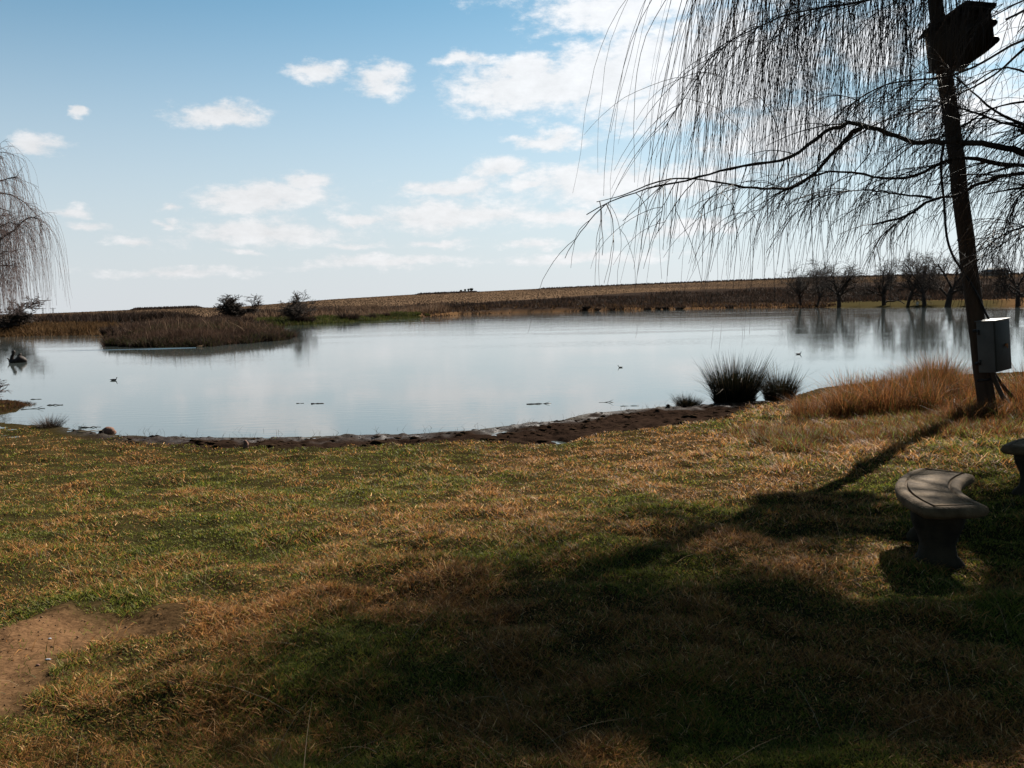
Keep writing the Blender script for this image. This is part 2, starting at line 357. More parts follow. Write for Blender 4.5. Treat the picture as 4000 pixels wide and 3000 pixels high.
M['darkbill'] = rough_mat('dark_bill', (.05, .045, .04), (.08, .07, .06), 20, .4, 0)
M['roof'] = rough_mat('house_roof', (.12, .12, .12), (.17, .17, .165), .5, .8, 0)
M['wall'] = rough_mat('house_wall', (.25, .22, .18), (.32, .28, .23), .5, .9, 0)
M['glassdark'] = rough_mat('dark_window', (.01, .012, .015), (.02, .02, .025), 1, .1, 0)

# ground
def ground_mat():
    m, t, o = mat_new('ground_soil'); n = t.nodes; l = t.links
    a = n.new('ShaderNodeAttribute'); a.attribute_name = 'Col'
    wa = n.new('ShaderNodeAttribute'); wa.attribute_name = 'Wet'
    tc = n.new('ShaderNodeTexCoord')
    z = n.new('ShaderNodeTexNoise'); z.inputs['Scale'].default_value = 9; z.inputs['Detail'].default_value = 9; z.inputs['Roughness'].default_value = .65; l.new(tc.outputs['Object'], z.inputs['Vector'])
    z1 = n.new('ShaderNodeTexNoise'); z1.inputs['Scale'].default_value = .35; z1.inputs['Detail'].default_value = 10; z1.inputs['Roughness'].default_value = .7; l.new(tc.outputs['Object'], z1.inputs['Vector'])
    z3 = n.new('ShaderNodeTexNoise'); z3.inputs['Scale'].default_value = 42; z3.inputs['Detail'].default_value = 5; z3.inputs['Roughness'].default_value = .8; l.new(tc.outputs['Object'], z3.inputs['Vector'])
    z4 = n.new('ShaderNodeMath'); z4.operation = 'MULTIPLY_ADD'; l.new(z3.outputs['Fac'], z4.inputs[0]); z4.inputs[1].default_value = 1.5; z4.inputs[2].default_value = -.75; z5 = n.new('ShaderNodeMath'); z5.operation = 'ADD'; l.new(z4.outputs[0], z5.inputs[0]); l.new(z.outputs['Fac'], z5.inputs[1])
    ad = n.new('ShaderNodeMath'); ad.operation = 'ADD'; l.new(z5.outputs[0], ad.inputs[0]); l.new(z1.outputs['Fac'], ad.inputs[1])
    mr_ = n.new('ShaderNodeMapRange'); l.new(ad.outputs[0], mr_.inputs[0]); mr_.inputs[1].default_value = .7; mr_.inputs[2].default_value = 1.3; mr_.inputs[3].default_value = .6 * ALB; mr_.inputs[4].default_value = 1.4 * ALB
    s = n.new('ShaderNodeVectorMath'); s.operation = 'SCALE'; l.new(a.outputs['Color'], s.inputs[0]); l.new(mr_.outputs[0], s.inputs['Scale'])
    p = n.new('ShaderNodeBsdfPrincipled'); l.new(s.outputs[0], p.inputs['Base Color'])
    wr = n.new('ShaderNodeMapRange'); l.new(wa.outputs['Fac'], wr.inputs[0]); wr.inputs[3].default_value = .95; wr.inputs[4].default_value = .45; l.new(wr.outputs[0], p.inputs['Roughness'])
    wsp = n.new('ShaderNodeMapRange'); l.new(wa.outputs['Fac'], wsp.inputs[0]); wsp.inputs[3].default_value = .0; wsp.inputs[4].default_value = .10; l.new(wsp.outputs[0], p.inputs['Specular IOR Level'])
    z2 = n.new('ShaderNodeTexNoise'); z2.inputs['Scale'].default_value = 22; z2.inputs['Detail'].default_value = 8; l.new(tc.outputs['Object'], z2.inputs['Vector'])
    b = n.new('ShaderNodeBump'); b.inputs['Strength'].default_value = .6; b.inputs['Distance'].default_value = .03; l.new(z2.outputs['Fac'], b.inputs['Height']); l.new(b.outputs[0], p.inputs['Normal'])
    l.new(p.outputs[0], o.inputs[0]); return m
GM = ground_mat()

rad = np.concatenate([np.geomspace(.4, 10, 190)[:-1], np.linspace(10, 21, 250)[:-1], np.geomspace(21, 60, 80)[:-1], np.geomspace(60, 1000, 210)[:-1], np.geomspace(1000, 9000, 30)])
ang = np.concatenate([np.linspace(-pi, radians(-36), 60)[:-1], np.linspace(radians(-36), radians(36), 620)[:-1], np.linspace(radians(36), pi, 60)[:-1]])
A2, R2 = np.meshgrid(ang, rad, indexing='ij'); gx = R2 * np.sin(A2); gy = R2 * np.cos(A2)
gz = height(gx, gy)
na, nr = A2.shape
C_ = lambda *c: np.array(c, float)
def mixc(a, b, t): return a * (1 - t[..., None]) + b * t[..., None]
def patch_brown(x, y):
    """0 green .. 1 dry straw"""
    px, py = proj(x, y, np.full_like(x, -.2)); px = np.nan_to_num(px, nan=0); py = np.nan_to_num(py, nan=5000)
    b = .36 + 0 * x
    g = lambda cx, cy, sx, sy: np.exp(-((px - cx) / sx) ** 2 - ((py - cy) / sy) ** 2)
    b += .45 * g(2300, 1860, 700, 130) + .55 * g(3200, 1680, 700, 140) + .15 * g(1500, 2250, 500, 250) + .25 * g(0, 1780, 350, 50) + .2 * g(1200, 1850, 400, 40)
    b -= .38 * g(900, 1840, 900, 90) + .25 * g(400, 2150, 500, 250) + .3 * g(3700, 2050, 350, 200)
    return b
zone_d = sdf(POND, gx, gy); zone_m = sdf(MUD, gx, gy); zone_b = sdf(BARE, gx, gy)
px_, py_ = proj(gx, gy, gz); px_ = np.nan_to_num(px_, nan=-9999); py_ = np.nan_to_num(py_, nan=9999)
soil = C_(.017, .015, .006); straw = C_(.034, .022, .010); bare = C_(.095, .052, .026); mudc = C_(.017, .0105, .0075)
br = patch_brown(gx, gy) + (fbm(gx, gy, .8, 4, 20) - .5) * 1.2
col = mixc(soil, straw, np.clip(br, 0, 1))
col = mixc(col, bare, sstep(.25, -.25, zone_b + (fbm(gx, gy, .35, 3, 31) - .5) * .7))
wet = sstep(.3, -.2, zone_m + (fbm(gx, gy, .5, 3, 12) - .5) * .5) * (gy > 5)
col = mixc(col, mudc, wet); wet = wet * sstep(.9, .1, zone_d + (fbm(gx, gy, .4, 2, 14) - .5) * 1.2) * .8
# far land
field = C_(.090, .058, .036); scrub = C_(.022, .016, .013); tanc = C_(.09, .05, .024); lawn = C_(.036, .029, .013); grn = C_(.03, .04, .01)
far = sstep(50, 62, R2)
def band(pts): return np.interp(px_, [p[0] for p in pts], [p[1] for p in pts])
fcol = np.broadcast_to(field, col.shape).copy()
streak = fbm(gx * .25 + gy * .2, gy * 1.2 - gx * .3, 60, 4, 40)
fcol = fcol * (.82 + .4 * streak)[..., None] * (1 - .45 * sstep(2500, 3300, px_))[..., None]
scr_top = band([(-500,1262),(80,1250),(700,1262),(1100,1214),(1250,1208),(1776,1186),(2100,1166),(2500,1140),(3000,1120),(3500,1100),(4000,1082)]) + (fbm(gx, gy, 14, 3, 50) - .5) * 10
scr = sstep(-2, 3, py_ - scr_top)
fcol = mixc(fcol, np.broadcast_to(scrub, col.shape), scr * far)
gr_left = sstep(1266, 1272, py_) * (px_ < 470); fcol = mixc(fcol, np.broadcast_to(C_(.08, .046, .018), col.shape), gr_left)
pen = sstep(1150, 1080, px_) * sstep(1285, 1300, py_); tanb = (1 - sstep(1180, 1000, px_)) * sstep(-2, 1, py_ - band([(900,1215),(1300,1232),(1800,1218),(2500,1200),(3000,1192),(3300,1172),(3700,1162),(4000,1160)])) * (px_ > 470)
fcol = mixc(fcol, np.broadcast_to(tanc, col.shape), tanb * .9); fcol = mixc(fcol, np.broadcast_to(scrub, col.shape), sstep(1200, 1050, px_) * (px_ > 415) * sstep(1262, 1275, py_))
lw = sstep(-1, 2, py_ - band([(3000,1190),(3250,1177),(3500,1172),(4000,1172)])) * sstep(3150, 3300, px_) * sstep(4000, 3850, px_)
fcol = mixc(fcol, np.broadcast_to(lawn, col.shape), lw)
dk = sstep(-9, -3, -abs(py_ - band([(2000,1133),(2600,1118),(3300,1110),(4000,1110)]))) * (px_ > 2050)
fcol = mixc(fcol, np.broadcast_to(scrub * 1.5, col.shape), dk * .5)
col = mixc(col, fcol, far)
V = np.stack([gx, gy, gz], -1).reshape(-1, 3)
V = np.concatenate([V, [[0, 0, float(gz[0, 0])]]]); cc_ = np.concatenate([col.reshape(-1, 3), [[.03, .02, .01]]])
i = np.arange(na)[:, None]; j = np.arange(nr - 1)[None]; i2 = (i + 1) % na
q = np.stack([i * nr + j, i * nr + j + 1, i2 * nr + j + 1, i2 * nr + j], -1).reshape(-1, 4)
fan = np.stack([np.full(na, na * nr), np.arange(na) * nr, ((np.arange(na) + 1) % na) * nr], -1)
g = np_mesh('ground', V, [q, fan], cc_, GM, True); tag(g, kind='structure')
wt = g.data.attributes.new('Wet', 'FLOAT', 'POINT'); wt.data.foreach_set('value', np.concatenate([wet.reshape(-1), [0]]).astype(np.float32))

# water
def water_mat():
    m, t, o = mat_new('pond_water'); n = t.nodes; l = t.links
    p = n.new('ShaderNodeBsdfPrincipled'); p.inputs['Base Color'].default_value = (.035, .042, .04, 1); p.inputs['Roughness'].default_value = .035; p.inputs['IOR'].default_value = 1.333; p.inputs['Specular IOR Level'].default_value = .95
    tc = n.new('ShaderNodeTexCoord')
    mp = n.new('ShaderNodeMapping'); mp.inputs['Scale'].default_value = (.9, 3.2, 1); mp.inputs['Rotation'].default_value = (0, 0, .1); l.new(tc.outputs['Object'], mp.inputs[0])
    z = n.new('ShaderNodeTexNoise'); z.inputs['Scale'].default_value = 1.6; z.inputs['Detail'].default_value = 3; l.new(mp.outputs[0], z.inputs['Vector'])
    zb = n.new('ShaderNodeTexNoise'); zb.inputs['Scale'].default_value = .045; zb.inputs['Detail'].default_value = 4; l.new(mp.outputs[0], zb.inputs['Vector'])
    r = n.new('ShaderNodeMapRange'); l.new(zb.outputs['Fac'], r.inputs[0]); r.inputs[1].default_value = .4; r.inputs[2].default_value = .62; r.inputs[3].default_value = .022; r.inputs[4].default_value = .075
    b = n.new('ShaderNodeBump'); b.inputs['Distance'].default_value = .05; l.new(r.outputs[0], b.inputs['Strength']); l.new(z.outputs['Fac'], b.inputs['Height'])
    l.new(b.outputs[0], p.inputs['Normal']); l.new(p.outputs[0], o.inputs[0]); return m
M['water'] = water_mat()
wx = np.linspace(-260, 420, 35); wy = np.linspace(8, 330, 30); WX, WY = np.meshgrid(wx, wy, indexing='ij')
ii = np.arange(34)[:, None] * 30; jj = np.arange(29)[None]
wq = np.stack([ii + jj, ii + 30 + jj, ii + 31 + jj, ii + jj + 1], -1).reshape(-1, 4)
wob = np_mesh('water', np.stack([WX, WY, np.full_like(WX, WZ)], -1).reshape(-1, 3), [wq], None, M['water']); tag(wob, kind='structure')

# ------------------------------------------------------------------ short grass of the bank
def grass_near():
    out = []
    n = 900000; u = rs.uniform(0, 1, n); r0, r1, p = 2.0, 26.0, .60
    r = (r0 ** -p + u * (r1 ** -p - r0 ** -p)) ** (-1 / p); a = rs.uniform(radians(-38), radians(38), n)
    x = r * np.sin(a); y = r * np.cos(a)
    return x, y
x, y = grass_near()
ex, ey = rs.uniform(-9, 9, 22000), rs.uniform(-4, 3.2, 22000)     # round the photographer's feet
x = np.concatenate([x, ex]); y = np.concatenate([y, ey])
d = sdf(POND, x, y); mm = sdf(MUD, x, y); bb = sdf(BARE, x, y)
k = (d > .25 + .5 * fbm(x, y, .6, 2, 61)) & (mm > -.15 + .45 * (fbm(x, y, .5, 3, 62) - .3)) & ((bb + (fbm(x, y, .35, 3, 31) - .5) * .9 > .05) | (rs.uniform(0, 1, len(x)) < .03))
k &= (rs.uniform(0, 1, len(x)) < .75 + .25 * sstep(.18, .48, fbm(x, y, .32, 3, 63) + .12))
x = x[k]; y = y[k]; d = d[k]; r = np.hypot(x, y); n = len(x)
z = height(x, y)
cl = fbm(x, y, .30, 3, 70); cl2 = fbm(x, y, 1.3, 3, 71)
brn = np.clip(patch_brown(x, y) + (fbm(x, y, .8, 4, 20) - .5) * 1.9 + (cl - .5) * 1.0, 0, 1)
isb = rs.uniform(0, 1, n) < brn * .85 + .06
h = (.015 + .024 * sstep(.35, .72, cl) + .006 * cl2) * rs.uniform(.5, 1.3, n) * (1 + .25 * isb)
pxg, pyg = proj(x, y, z); rough_b = sstep(2500, 3200, np.nan_to_num(pxg)) * sstep(1930, 1700, np.nan_to_num(pyg)); h = h * (1 + 1.6 * rough_b)
w = (.0020 + .00065 * r) * rs.uniform(.7, 1.3, n)
green = np.array([[.058, .072, .008], [.085, .090, .012], [.026, .032, .006], [.105, .095, .022]])[rs.randint(0, 4, n)]
brown = np.array([[.19, .082, .023], [.26, .125, .040], [.11, .046, .014], [.036, .019, .008], [.42, .26, .12]])[rs.choice(5, n, p=[.3, .25, .22, .18, .05])]
colr = np.where(isb[:, None], brown, green) * rs.uniform(.7, 1.2, n)[:, None]
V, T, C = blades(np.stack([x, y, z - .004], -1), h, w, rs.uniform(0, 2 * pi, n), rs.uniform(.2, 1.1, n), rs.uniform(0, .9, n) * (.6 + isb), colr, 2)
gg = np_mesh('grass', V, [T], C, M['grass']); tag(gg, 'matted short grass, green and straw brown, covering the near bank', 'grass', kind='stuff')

# long straws lying over the turf, bottom of the bank
n = 230; u = rs.uniform(0, 1, n); r = 2.6 + 8 * u ** 1.3; a = rs.uniform(radians(-34), radians(34), n); x = r * np.sin(a); y = r * np.cos(a); z = height(x, y)
V, T, C = blades(np.stack([x, y, z + .02], -1), rs.uniform(.10, .30, n), np.full(n, .0028), rs.uniform(0, 2 * pi, n), rs.uniform(.85, 1.1, n), rs.uniform(.5, .8, n), np.tile(C_(.24, .17, .10), (n, 1)) * rs.uniform(.5, 1.1, (n, 1)), 4)
o = np_mesh('dry_straw', V, [T], C, M['grass']); tag(o, 'loose pale straws lying across the turf', 'straw', kind='stuff')

# ------------------------------------------------------------------ tall dry grass on the right of the bank
def tall_patch(pts_px, n, hmin, hmax, wmin, cols, zref, jag=.5, seg=4, lean=.35, seeds=True, mat='grass', clump=.8, hfn=None, wfac=1):
    poly = pxpoly(pts_px, zref); P = np.array(poly); x0, y0 = P.min(0); x1, y1 = P.max(0)
    X = []; 
    while sum(map(len, X)) < n:
        c = rs.uniform(0, 1, (n * 2, 2)) * [x1 - x0, y1 - y0] + [x0, y0]
        q = sdf(poly, c[:, 0], c[:, 1]); c = c[(q < jag * (fbm(c[:, 0], c[:, 1], clump, 2, 80) - .5) * 2)]
        c = c[rs.uniform(0, 1, len(c)) < sstep(.2, .55, fbm(c[:, 0], c[:, 1], clump, 3, 81)) + .15]; X.append(c)
        if len(X) > 40: break
    X = np.concatenate(X)[:n]; n = len(X); x, y = X.T; z = height(x, y)
    hh = (hmin + (hmax - hmin) * sstep(.25, .75, fbm(x, y, clump, 3, 82))) * rs.uniform(.55, 1.15, n)
    if hfn is not None: hh = hh * hfn(x, y)
    cols = np.array(cols); c = cols[rs.randint(0, len(cols), n)] * rs.uniform(.7, 1.25, (n, 1)) * (.35 + 1.3 * fbm(x, y, clump * .6, 3, 83))[:, None]
    return blades(np.stack([x, y, z - .01], -1), hh, wmin * rs.uniform(.7, 1.4, n) * wfac, rs.uniform(0, 2 * pi, n), rs.uniform(0, lean, n), rs.uniform(0, 1.1, n) ** 2, c, seg)
def join(L):
    off = 0; Vs, Ts, Cs = [], [], []
    for V, T, C in L: Vs.append(V); Ts.append(T + off); Cs.append(C); off += len(V)
    return np.concatenate(Vs), np.concatenate(Ts), np.concatenate(Cs)
DRY = [(.066, .024, .008), (.090, .034, .010), (.030, .012, .005), (.115, .052, .019), (.024, .026, .006), (.045, .019, .008)]
L = []
L.append(tall_patch([(3200,1640),(3320,1560),(3500,1520),(3700,1520),(3820,1540),(3800,1620),(3500,1640)], 15000, .30, .84, .008, DRY, -.35, clump=.9))
L.append(tall_patch([(3100,1640),(3200,1570),(3330,1530),(3400,1560),(3300,1650)], 4000, .25, .62, .007, DRY, -.4))
L.append(tall_patch([(3560,1560),(3640,1510),(3760,1520),(3780,1580),(3600,1600)], 8000, .48, 1.0, .008, DRY, -.35))
L.append(tall_patch([(3870,1620),(3900,1540),(4000,1520),(4500,1540),(4500,1700),(3980,1650)], 6500, .3, .75, .008, DRY, -.25))
L.append(tall_patch([(2820,1700),(2950,1620),(3200,1590),(4050,1600),(4400,1720),(4000,1760),(3400,1800),(3000,1800)], 42000, .07, .22, .007, DRY + [(.08, .10, .02)], -.25, seg=3, lean=.8))
L.append(tall_patch([(3730,1655),(3945,1655),(3965,1600),(3720,1600)], 3500, .18, .45, .008, DRY, -.1))
V, T, C = join(L)
o = np_mesh('tall_dry_grass', V, [T], C, M['grass']); tag(o, 'tall rust brown dry grass standing on the bank beside the leaning pole', 'dry grass', kind='stuff')

# ------------------------------------------------------------------ rush clumps
def clump(n, rx, hmin, hmax, spread, w, cols, seed, flat=0):
    r_ = np.random.RandomState(seed); a = r_.uniform(0, 2 * pi, n); q = r_.uniform(0, 1, n) ** .6
    b = np.stack([np.cos(a) * q * rx, np.sin(a) * q * rx, -.03 + 0 * a], -1)
    h = r_.uniform(hmin, hmax, n) * np.where(r_.uniform(0, 1, n) < .7, .72, 1.0) * (.75 + .5 * vnoise(b[:, 0] / rx * 2.2 + seed, b[:, 1] / rx * 2.2, seed)); cols = np.array(cols)
    c = cols[r_.randint(0, len(cols), n)] * r_.uniform(.6, 1.3, (n, 1))
    return blades(b, h, w * r_.uniform(.7, 1.3, n), a + r_.normal(0, .35, n), np.clip(q * spread + r_.normal(0, .08, n), 0, 1.2), np.where(r_.uniform(0, 1, n) < .14, r_.uniform(.3, 1.5, n), r_.uniform(0, .15, n)), c, 5)
RUSH = [(.008, .010, .005), (.014, .016, .007), (.006, .007, .004), (.03, .022, .012), (.009, .011, .005), (.012, .013, .006), (.11, .075, .04)]
def rush(px, py, z, n, rx, hmin, hmax, spread, label, seed, w=.0105, cols=RUSH, name='rush_clump', group=None, cat='rush clump', mat='rush', base=True):
    p = at(px, py, z); zz = max(H1(p[0], p[1]), WZ)
    V, T, C = clump(n, rx, hmin, hmax, spread, w, cols, seed)
    if base:   # a low cushion of dead stems at the foot
        m = n // 2; r_ = np.random.RandomState(seed + 5)
        V2, T2, C2 = clump(m, rx * 1.1, hmin * .25, hmin * .5, spread * 1.6, w * 1.4, [(.035, .024, .015), (.018, .014, .009)], seed + 1)
        V, T, C = join([(V, T, C), (V2, T2, C2)])
    o = np_mesh(name, V, [T], C, M[mat]); o.location = (p[0], p[1], zz); tag(o, label, cat, group); return o
G = 'rush clumps at the water edge of the near bank'
rush(2868,1572,WZ, 2300, .36, .60, 1.22, .46, 'largest spiky dark rush clump standing in water at the edge of the mud', 1, group=G)
rush(3045,1566,WZ, 1400, .24, .42, .92, .50, 'medium dark rush clump touching the right side of the largest one', 2, group=G)
rush(2685,1590,WZ, 1000, .20, .17, .34, .8, 'small low dark rush clump alone on the mud edge left of the big one', 3, w=.006, group=G)
rush(195,1668,WZ, 520, .17, .16, .36, 1.1, 'small ragged brown rush clump at the left end of the near shore', 4, w=.006, cols=[(.05, .035, .025), (.025, .02, .014), (.08, .05, .035)], group=G)

# ------------------------------------------------------------------ mud clods and debris
n = 1100; P = np.array(MUD); x = rs.uniform(P[:, 0].min(), P[:, 0].max(), n * 6); y = rs.uniform(P[:, 1].min(), P[:, 1].max(), n * 6)
q = sdf(MUD, x, y); k = (q < .05) & (rs.uniform(0, 1, len(x)) < sstep(.35, .6, fbm(x, y, .5, 3, 90)) + .05); x = x[k][:n]; y = y[k][:n]; n = len(x)
octv = np.array([[1, 0, 0], [0, 1, 0], [-1, 0, 0], [0, -1, 0], [0, 0, 1], [0, 0, -.5], [.7, .7, .4], [-.7, .7, .35], [-.7, -.7, .45], [.7, -.7, .3]])
octt = np.array([[0, 6, 4], [6, 1, 4], [1, 7, 4], [7, 2, 4], [2, 8, 4], [8, 3, 4], [3, 9, 4], [9, 0, 4], [6, 0, 5], [1, 6, 5], [7, 1, 5], [2, 7, 5], [8, 2, 5], [3, 8, 5], [9, 3, 5], [0, 9, 5]])
sz = .008 + .045 * rs.uniform(0, 1, n) ** 5; V = octv[None] * rs.uniform(.35, 1.6, (n, 10, 3)) * (sz[:, None, None] * np.array([1.6, 1.2, .5]))
V = V + np.stack([x, y, np.maximum(height(x, y), WZ - .01) + sz * .1], -1)[:, None]
T = (octt[None] + (np.arange(n) * 10)[:, None, None]).reshape(-1, 3)
o = np_mesh('mud_clods', V.reshape(-1, 3), [T], None, M['clod']); tag(o, 'dark trampled clods of wet mud along the shoreline', 'mud', kind='stuff')
x = rs.uniform(-4.5, -.8, 3000); y = rs.uniform(3.0, 5.6, 3000); k = sdf(BARE, x, y) < .15; x = x[k][:700]; y = y[k][:700]; n = len(x)
sz = .002 + .006 * rs.uniform(0, 1, n) ** 4; V = octv[None] * rs.uniform(.5, 1.4, (n, 10, 3)) * sz[:, None, None] + np.stack([x, y, height(x, y) + sz * .3], -1)[:, None]
T = (octt[None] + (np.arange(n) * 10)[:, None, None]).reshape(-1, 3); M['crumb'] = rough_mat('earth_crumbs', (.05, .028, .014), (.13, .075, .04), 30, .9, 0)
o = np_mesh('soil_crumbs', V.reshape(-1, 3), [T], None, M['crumb']); tag(o, 'small crumbs of dry earth scattered on the bare patch', 'soil', kind='stuff')
# thin dead stems poking out of mud and shallows
n = 260; t_ = rs.uniform(0, 1, n); sh = pxpoly(near_sh[8:28], WZ); SH = np.array(sh); idx = t_ * (len(SH) - 1); k0 = np.floor(idx).astype(int); fr = (idx - k0)[:, None]
b = SH[k0] * (1 - fr) + SH[np.minimum(k0 + 1, len(SH) - 1)] * fr + np.stack([rs.normal(0, .15, n), rs.normal(.0, .35, n)], -1)
V, T, C = blades(np.stack([b[:, 0], b[:, 1], np.maximum(height(b[:, 0], b[:, 1]), WZ) - .01], -1), rs.uniform(.04, .18, n), np.full(n, .006), rs.uniform(0, 2 * pi, n), rs.uniform(.1, 1.0, n), rs.uniform(0, .9, n), np.tile(C_(.03, .022, .015), (n, 1)), 3)
o = np_mesh('dead_stems', V, [T], C, M['grass']); tag(o, 'thin dead stems and weed poking from the wet shoreline', 'weeds', kind='stuff')

def stick(px, py, z, L, rz, r, label, mat='darkstick', bend=.1, fork=True, seed=0, group='sticks floating in the shallows', name='floating_stick'):
    r_ = np.random.RandomState(seed); p = at(px, py, z); t = np.linspace(-.5, .5, 7)
    pts = np.stack([t * L, bend * L * (.25 - t * t) + r_.normal(0, .012, 7) * L, r_.normal(0, .006, 7) + r * .4], -1)
    m = MB().tube(pts, np.linspace(r, r * .5, 7), 6)
    if fork: m.tube(np.array([pts[4], pts[4] + [L * .14, -L * .08, .03], pts[4] + [L * .26, -L * .10, .05]]), [r * .6, r * .4, r * .2], 5)
    o = m.build(name, M[mat], smooth=True); o.location = p; o.rotation_euler.z = rz; tag(o, label, 'stick', group if name == 'floating_stick' else None); return o
stick(2105, 1578, WZ, .55, .1, .014, 'forked dark stick floating in the shallows below the pond centre', seed=1)
stick(2370, 1572, WZ, .35, -.1, .009, 'thin dark stick floating left of the small rush clump', seed=2)
stick(2460, 1586, WZ, .40, .05, .008, 'dark stick floating against the mud just left of the small rush clump', fork=False, seed=3)
stick(1240, 1577, WZ, .30, .05, .014, 'short dark stick floating alone in open water near the left centre', fork=False, seed=4)
stick(1172, 1576, WZ, .18, 0, .010, 'shortest dark stick, floating close left of another in open water', fork=False, seed=5)
stick(215, 1583, WZ, .40, -.05, .014, 'thick dark stick floating off the tip of the brown spit', fork=False, seed=6)
stick(140, 1560, WZ, .30, 0, .010, 'dark stick floating beyond the brown spit', fork=False, seed=7)
stick(350, 1670, WZ, .42, .1, .013, 'flat dark stick lying in water beside the pinkish stone', fork=False, seed=8)
stick(130, 1598, WZ, .5, .35, .010, 'curved forked dark stick in the inlet under the brown spit', seed=9, bend=.5)
stick(348, 1686, -.52, .42, .25, .013, 'pale stick lying on the dark mud left of the pinkish stone', 'deadstick', fork=False, seed=10, name='pale_stick')

# stones, litter
def rock(px, py, z, s, label, mat, name, cat, seed, stretch=(1, .8, .8)):
    r_ = np.random.RandomState(seed); p = at(px, py, z); m = MB(); rings = []
    for k in range(7):
        ph = -pi / 2 + pi * (k + .5) / 7; rings.append(np.array([[cos(a) * cos(ph) * s * stretch[0] * (1 + .24 * r_.randn()), sin(a) * cos(ph) * s * stretch[1] * (1 + .24 * r_.randn()), sin(ph) * s * stretch[2]] for a in np.arange(9) * 2 * pi / 9]))
    m.rings(rings); o = m.build(name, M[mat], smooth=True); o.location = (p[0], p[1], max(H1(p[0], p[1]), z - .02) + s * .3); tag(o, label, cat); return o
rock(424, 1690, -.56, .12, 'pinkish rounded stone at the water edge with dark wet side', 'rock', 'stone', 'stone', 1)
rock(398, 1692, -.56, .06, 'dark wet stone touching the pinkish one', 'clod', 'stone', 'stone', 8)
rock(195, 2503, 0, .007, 'small white scrap of litter on the bare earth patch', 'litter', 'litter', 'litter', 2, (1.3, .9, .35))
rock(188, 2600, 0, .009, 'larger pale blue scrap of litter at the centre of the bare earth', 'litter', 'litter', 'litter', 3, (1.5, .7, .35))
rock(150, 2625, 0, .009, 'dull grey pebble on the bare earth patch', 'rock', 'pebble', 'pebble', 5)
rock(960, 1752, -.55, .075, 'reddish brown clod standing where the mud meets the grass', 'rock', 'clod', 'clod', 4, (.6, .6, 1.4))
tag(bpy.data.objects['clod'], None, 'earth clod')

# submerged tree stump in the pond, left
p = at(70, 1416, WZ); st_e = empty('driftwood_stump', p)
tag(st_e, 'black rotting tree stump with two upright snags rising from the water at the left', 'stump')
m = MB(); r_ = np.random.RandomState(4); rings = []
for t in np.linspace(-1, 1, 11):
    c = np.array([t * .42, 0, .07 + .05 * sin(3 * t)]); rr = .19 * sqrt(max(.04, 1 - t * t)) * (1 + .25 * (t > .2))
    rings.append(np.array([[c[0], cos(a) * rr * (1 + .15 * r_.randn()), c[2] + sin(a) * rr * (1.0 + .12 * r_.randn())] for a in np.arange(10) * 2 * pi / 10]))
m.rings(rings).build('log', M['driftwood'], st_e, True)
MB().tube([(-.28, 0, .1), (-.27, 0, .26), (-.20, .02, .40), (-.16, 0, .52), (-.13, 0, .58)], [.10, .075, .07, .085, .03], 8).build('snag', M['driftwood'], st_e, True)
MB().tube([(.06, 0, .1), (.07, 0, .26), (.12, 0, .36), (.17, 0, .43)], [.10, .08, .085, .03], 8).build('snag', M['driftwood'], st_e, True)
MB().tube([(-.35, 0, .05), (-.44, 0, .18), (-.50, 0, .22)], [.05, .035, .02], 6).build('snag', M['driftwood'], st_e, True)

# ------------------------------------------------------------------ water birds
def bird(px, py, L, rz, label, mat, billmat, name='swimming_bird', head=1.0, cat='water bird', group='dark water birds swimming on the pond'):
    p = at(px, py, WZ); e = empty(name, p, rz); tag(e, label, cat, group); s = L
    path = [(-.50, .13, .02, .015), (-.42, .11, .07, .035), (-.28, .08, .15, .09), (-.08, .06, .19, .13), (.10, .06, .18, .125), (.22, .09, .13, .10), (.29, .15, .075, .075), (.315, .22, .05, .05), (.33, .29, .05, .055), (.36, .335, .062, .058), (.41, .34, .05, .045), (.45, .33, .022, .02)]
    rings = []
    for i_, (x_, z_, w_, h_) in enumerate(path):
        up = 1 if 6 <= i_ <= 8 else 0
        rings.append(np.array([[(x_ + (sin(a) * -h_ * .6 if up else 0)) * s, cos(a) * w_ * s * .8, (z_ * (head if z_ > .14 else 1) + sin(a) * h_ * (.55 if up else 1)) * s] for a in np.arange(12) * 2 * pi / 12]))
    MB().rings(rings).build('body', M[mat], e, True)
    MB().rings([np.array([[x_ * s, cos(a) * w_ * s, (.335 * head + dz + sin(a) * w_) * s] for a in np.arange(8) * 2 * pi / 8]) for x_, w_, dz in ((.42, .032, .03), (.455, .028, .01), (.50, .016, -.01), (.54, .004, -.015))]).build('bill', M[billmat], e, True)
    return e
bird(445, 1486, .27, 0, 'black coot with a white bill swimming right, nearest the left shore', 'blackfeather', 'bill')
bird(2423, 1436, .19, pi, 'grey bodied small bird swimming left in the middle of the pond', 'greyfeather', 'darkbill', head=1.25)
bird(3120, 1384, .26, 0, 'black coot swimming right above the rush clumps', 'blackfeather', 'bill', head=1.15)
bird(782, 1356, .46, 0, 'tan brown duck swimming right in front of the reed spit', 'brownfeather', 'darkbill', head=.75, group='dark water birds swimming on the pond')['group'] = 'birds on the pond'

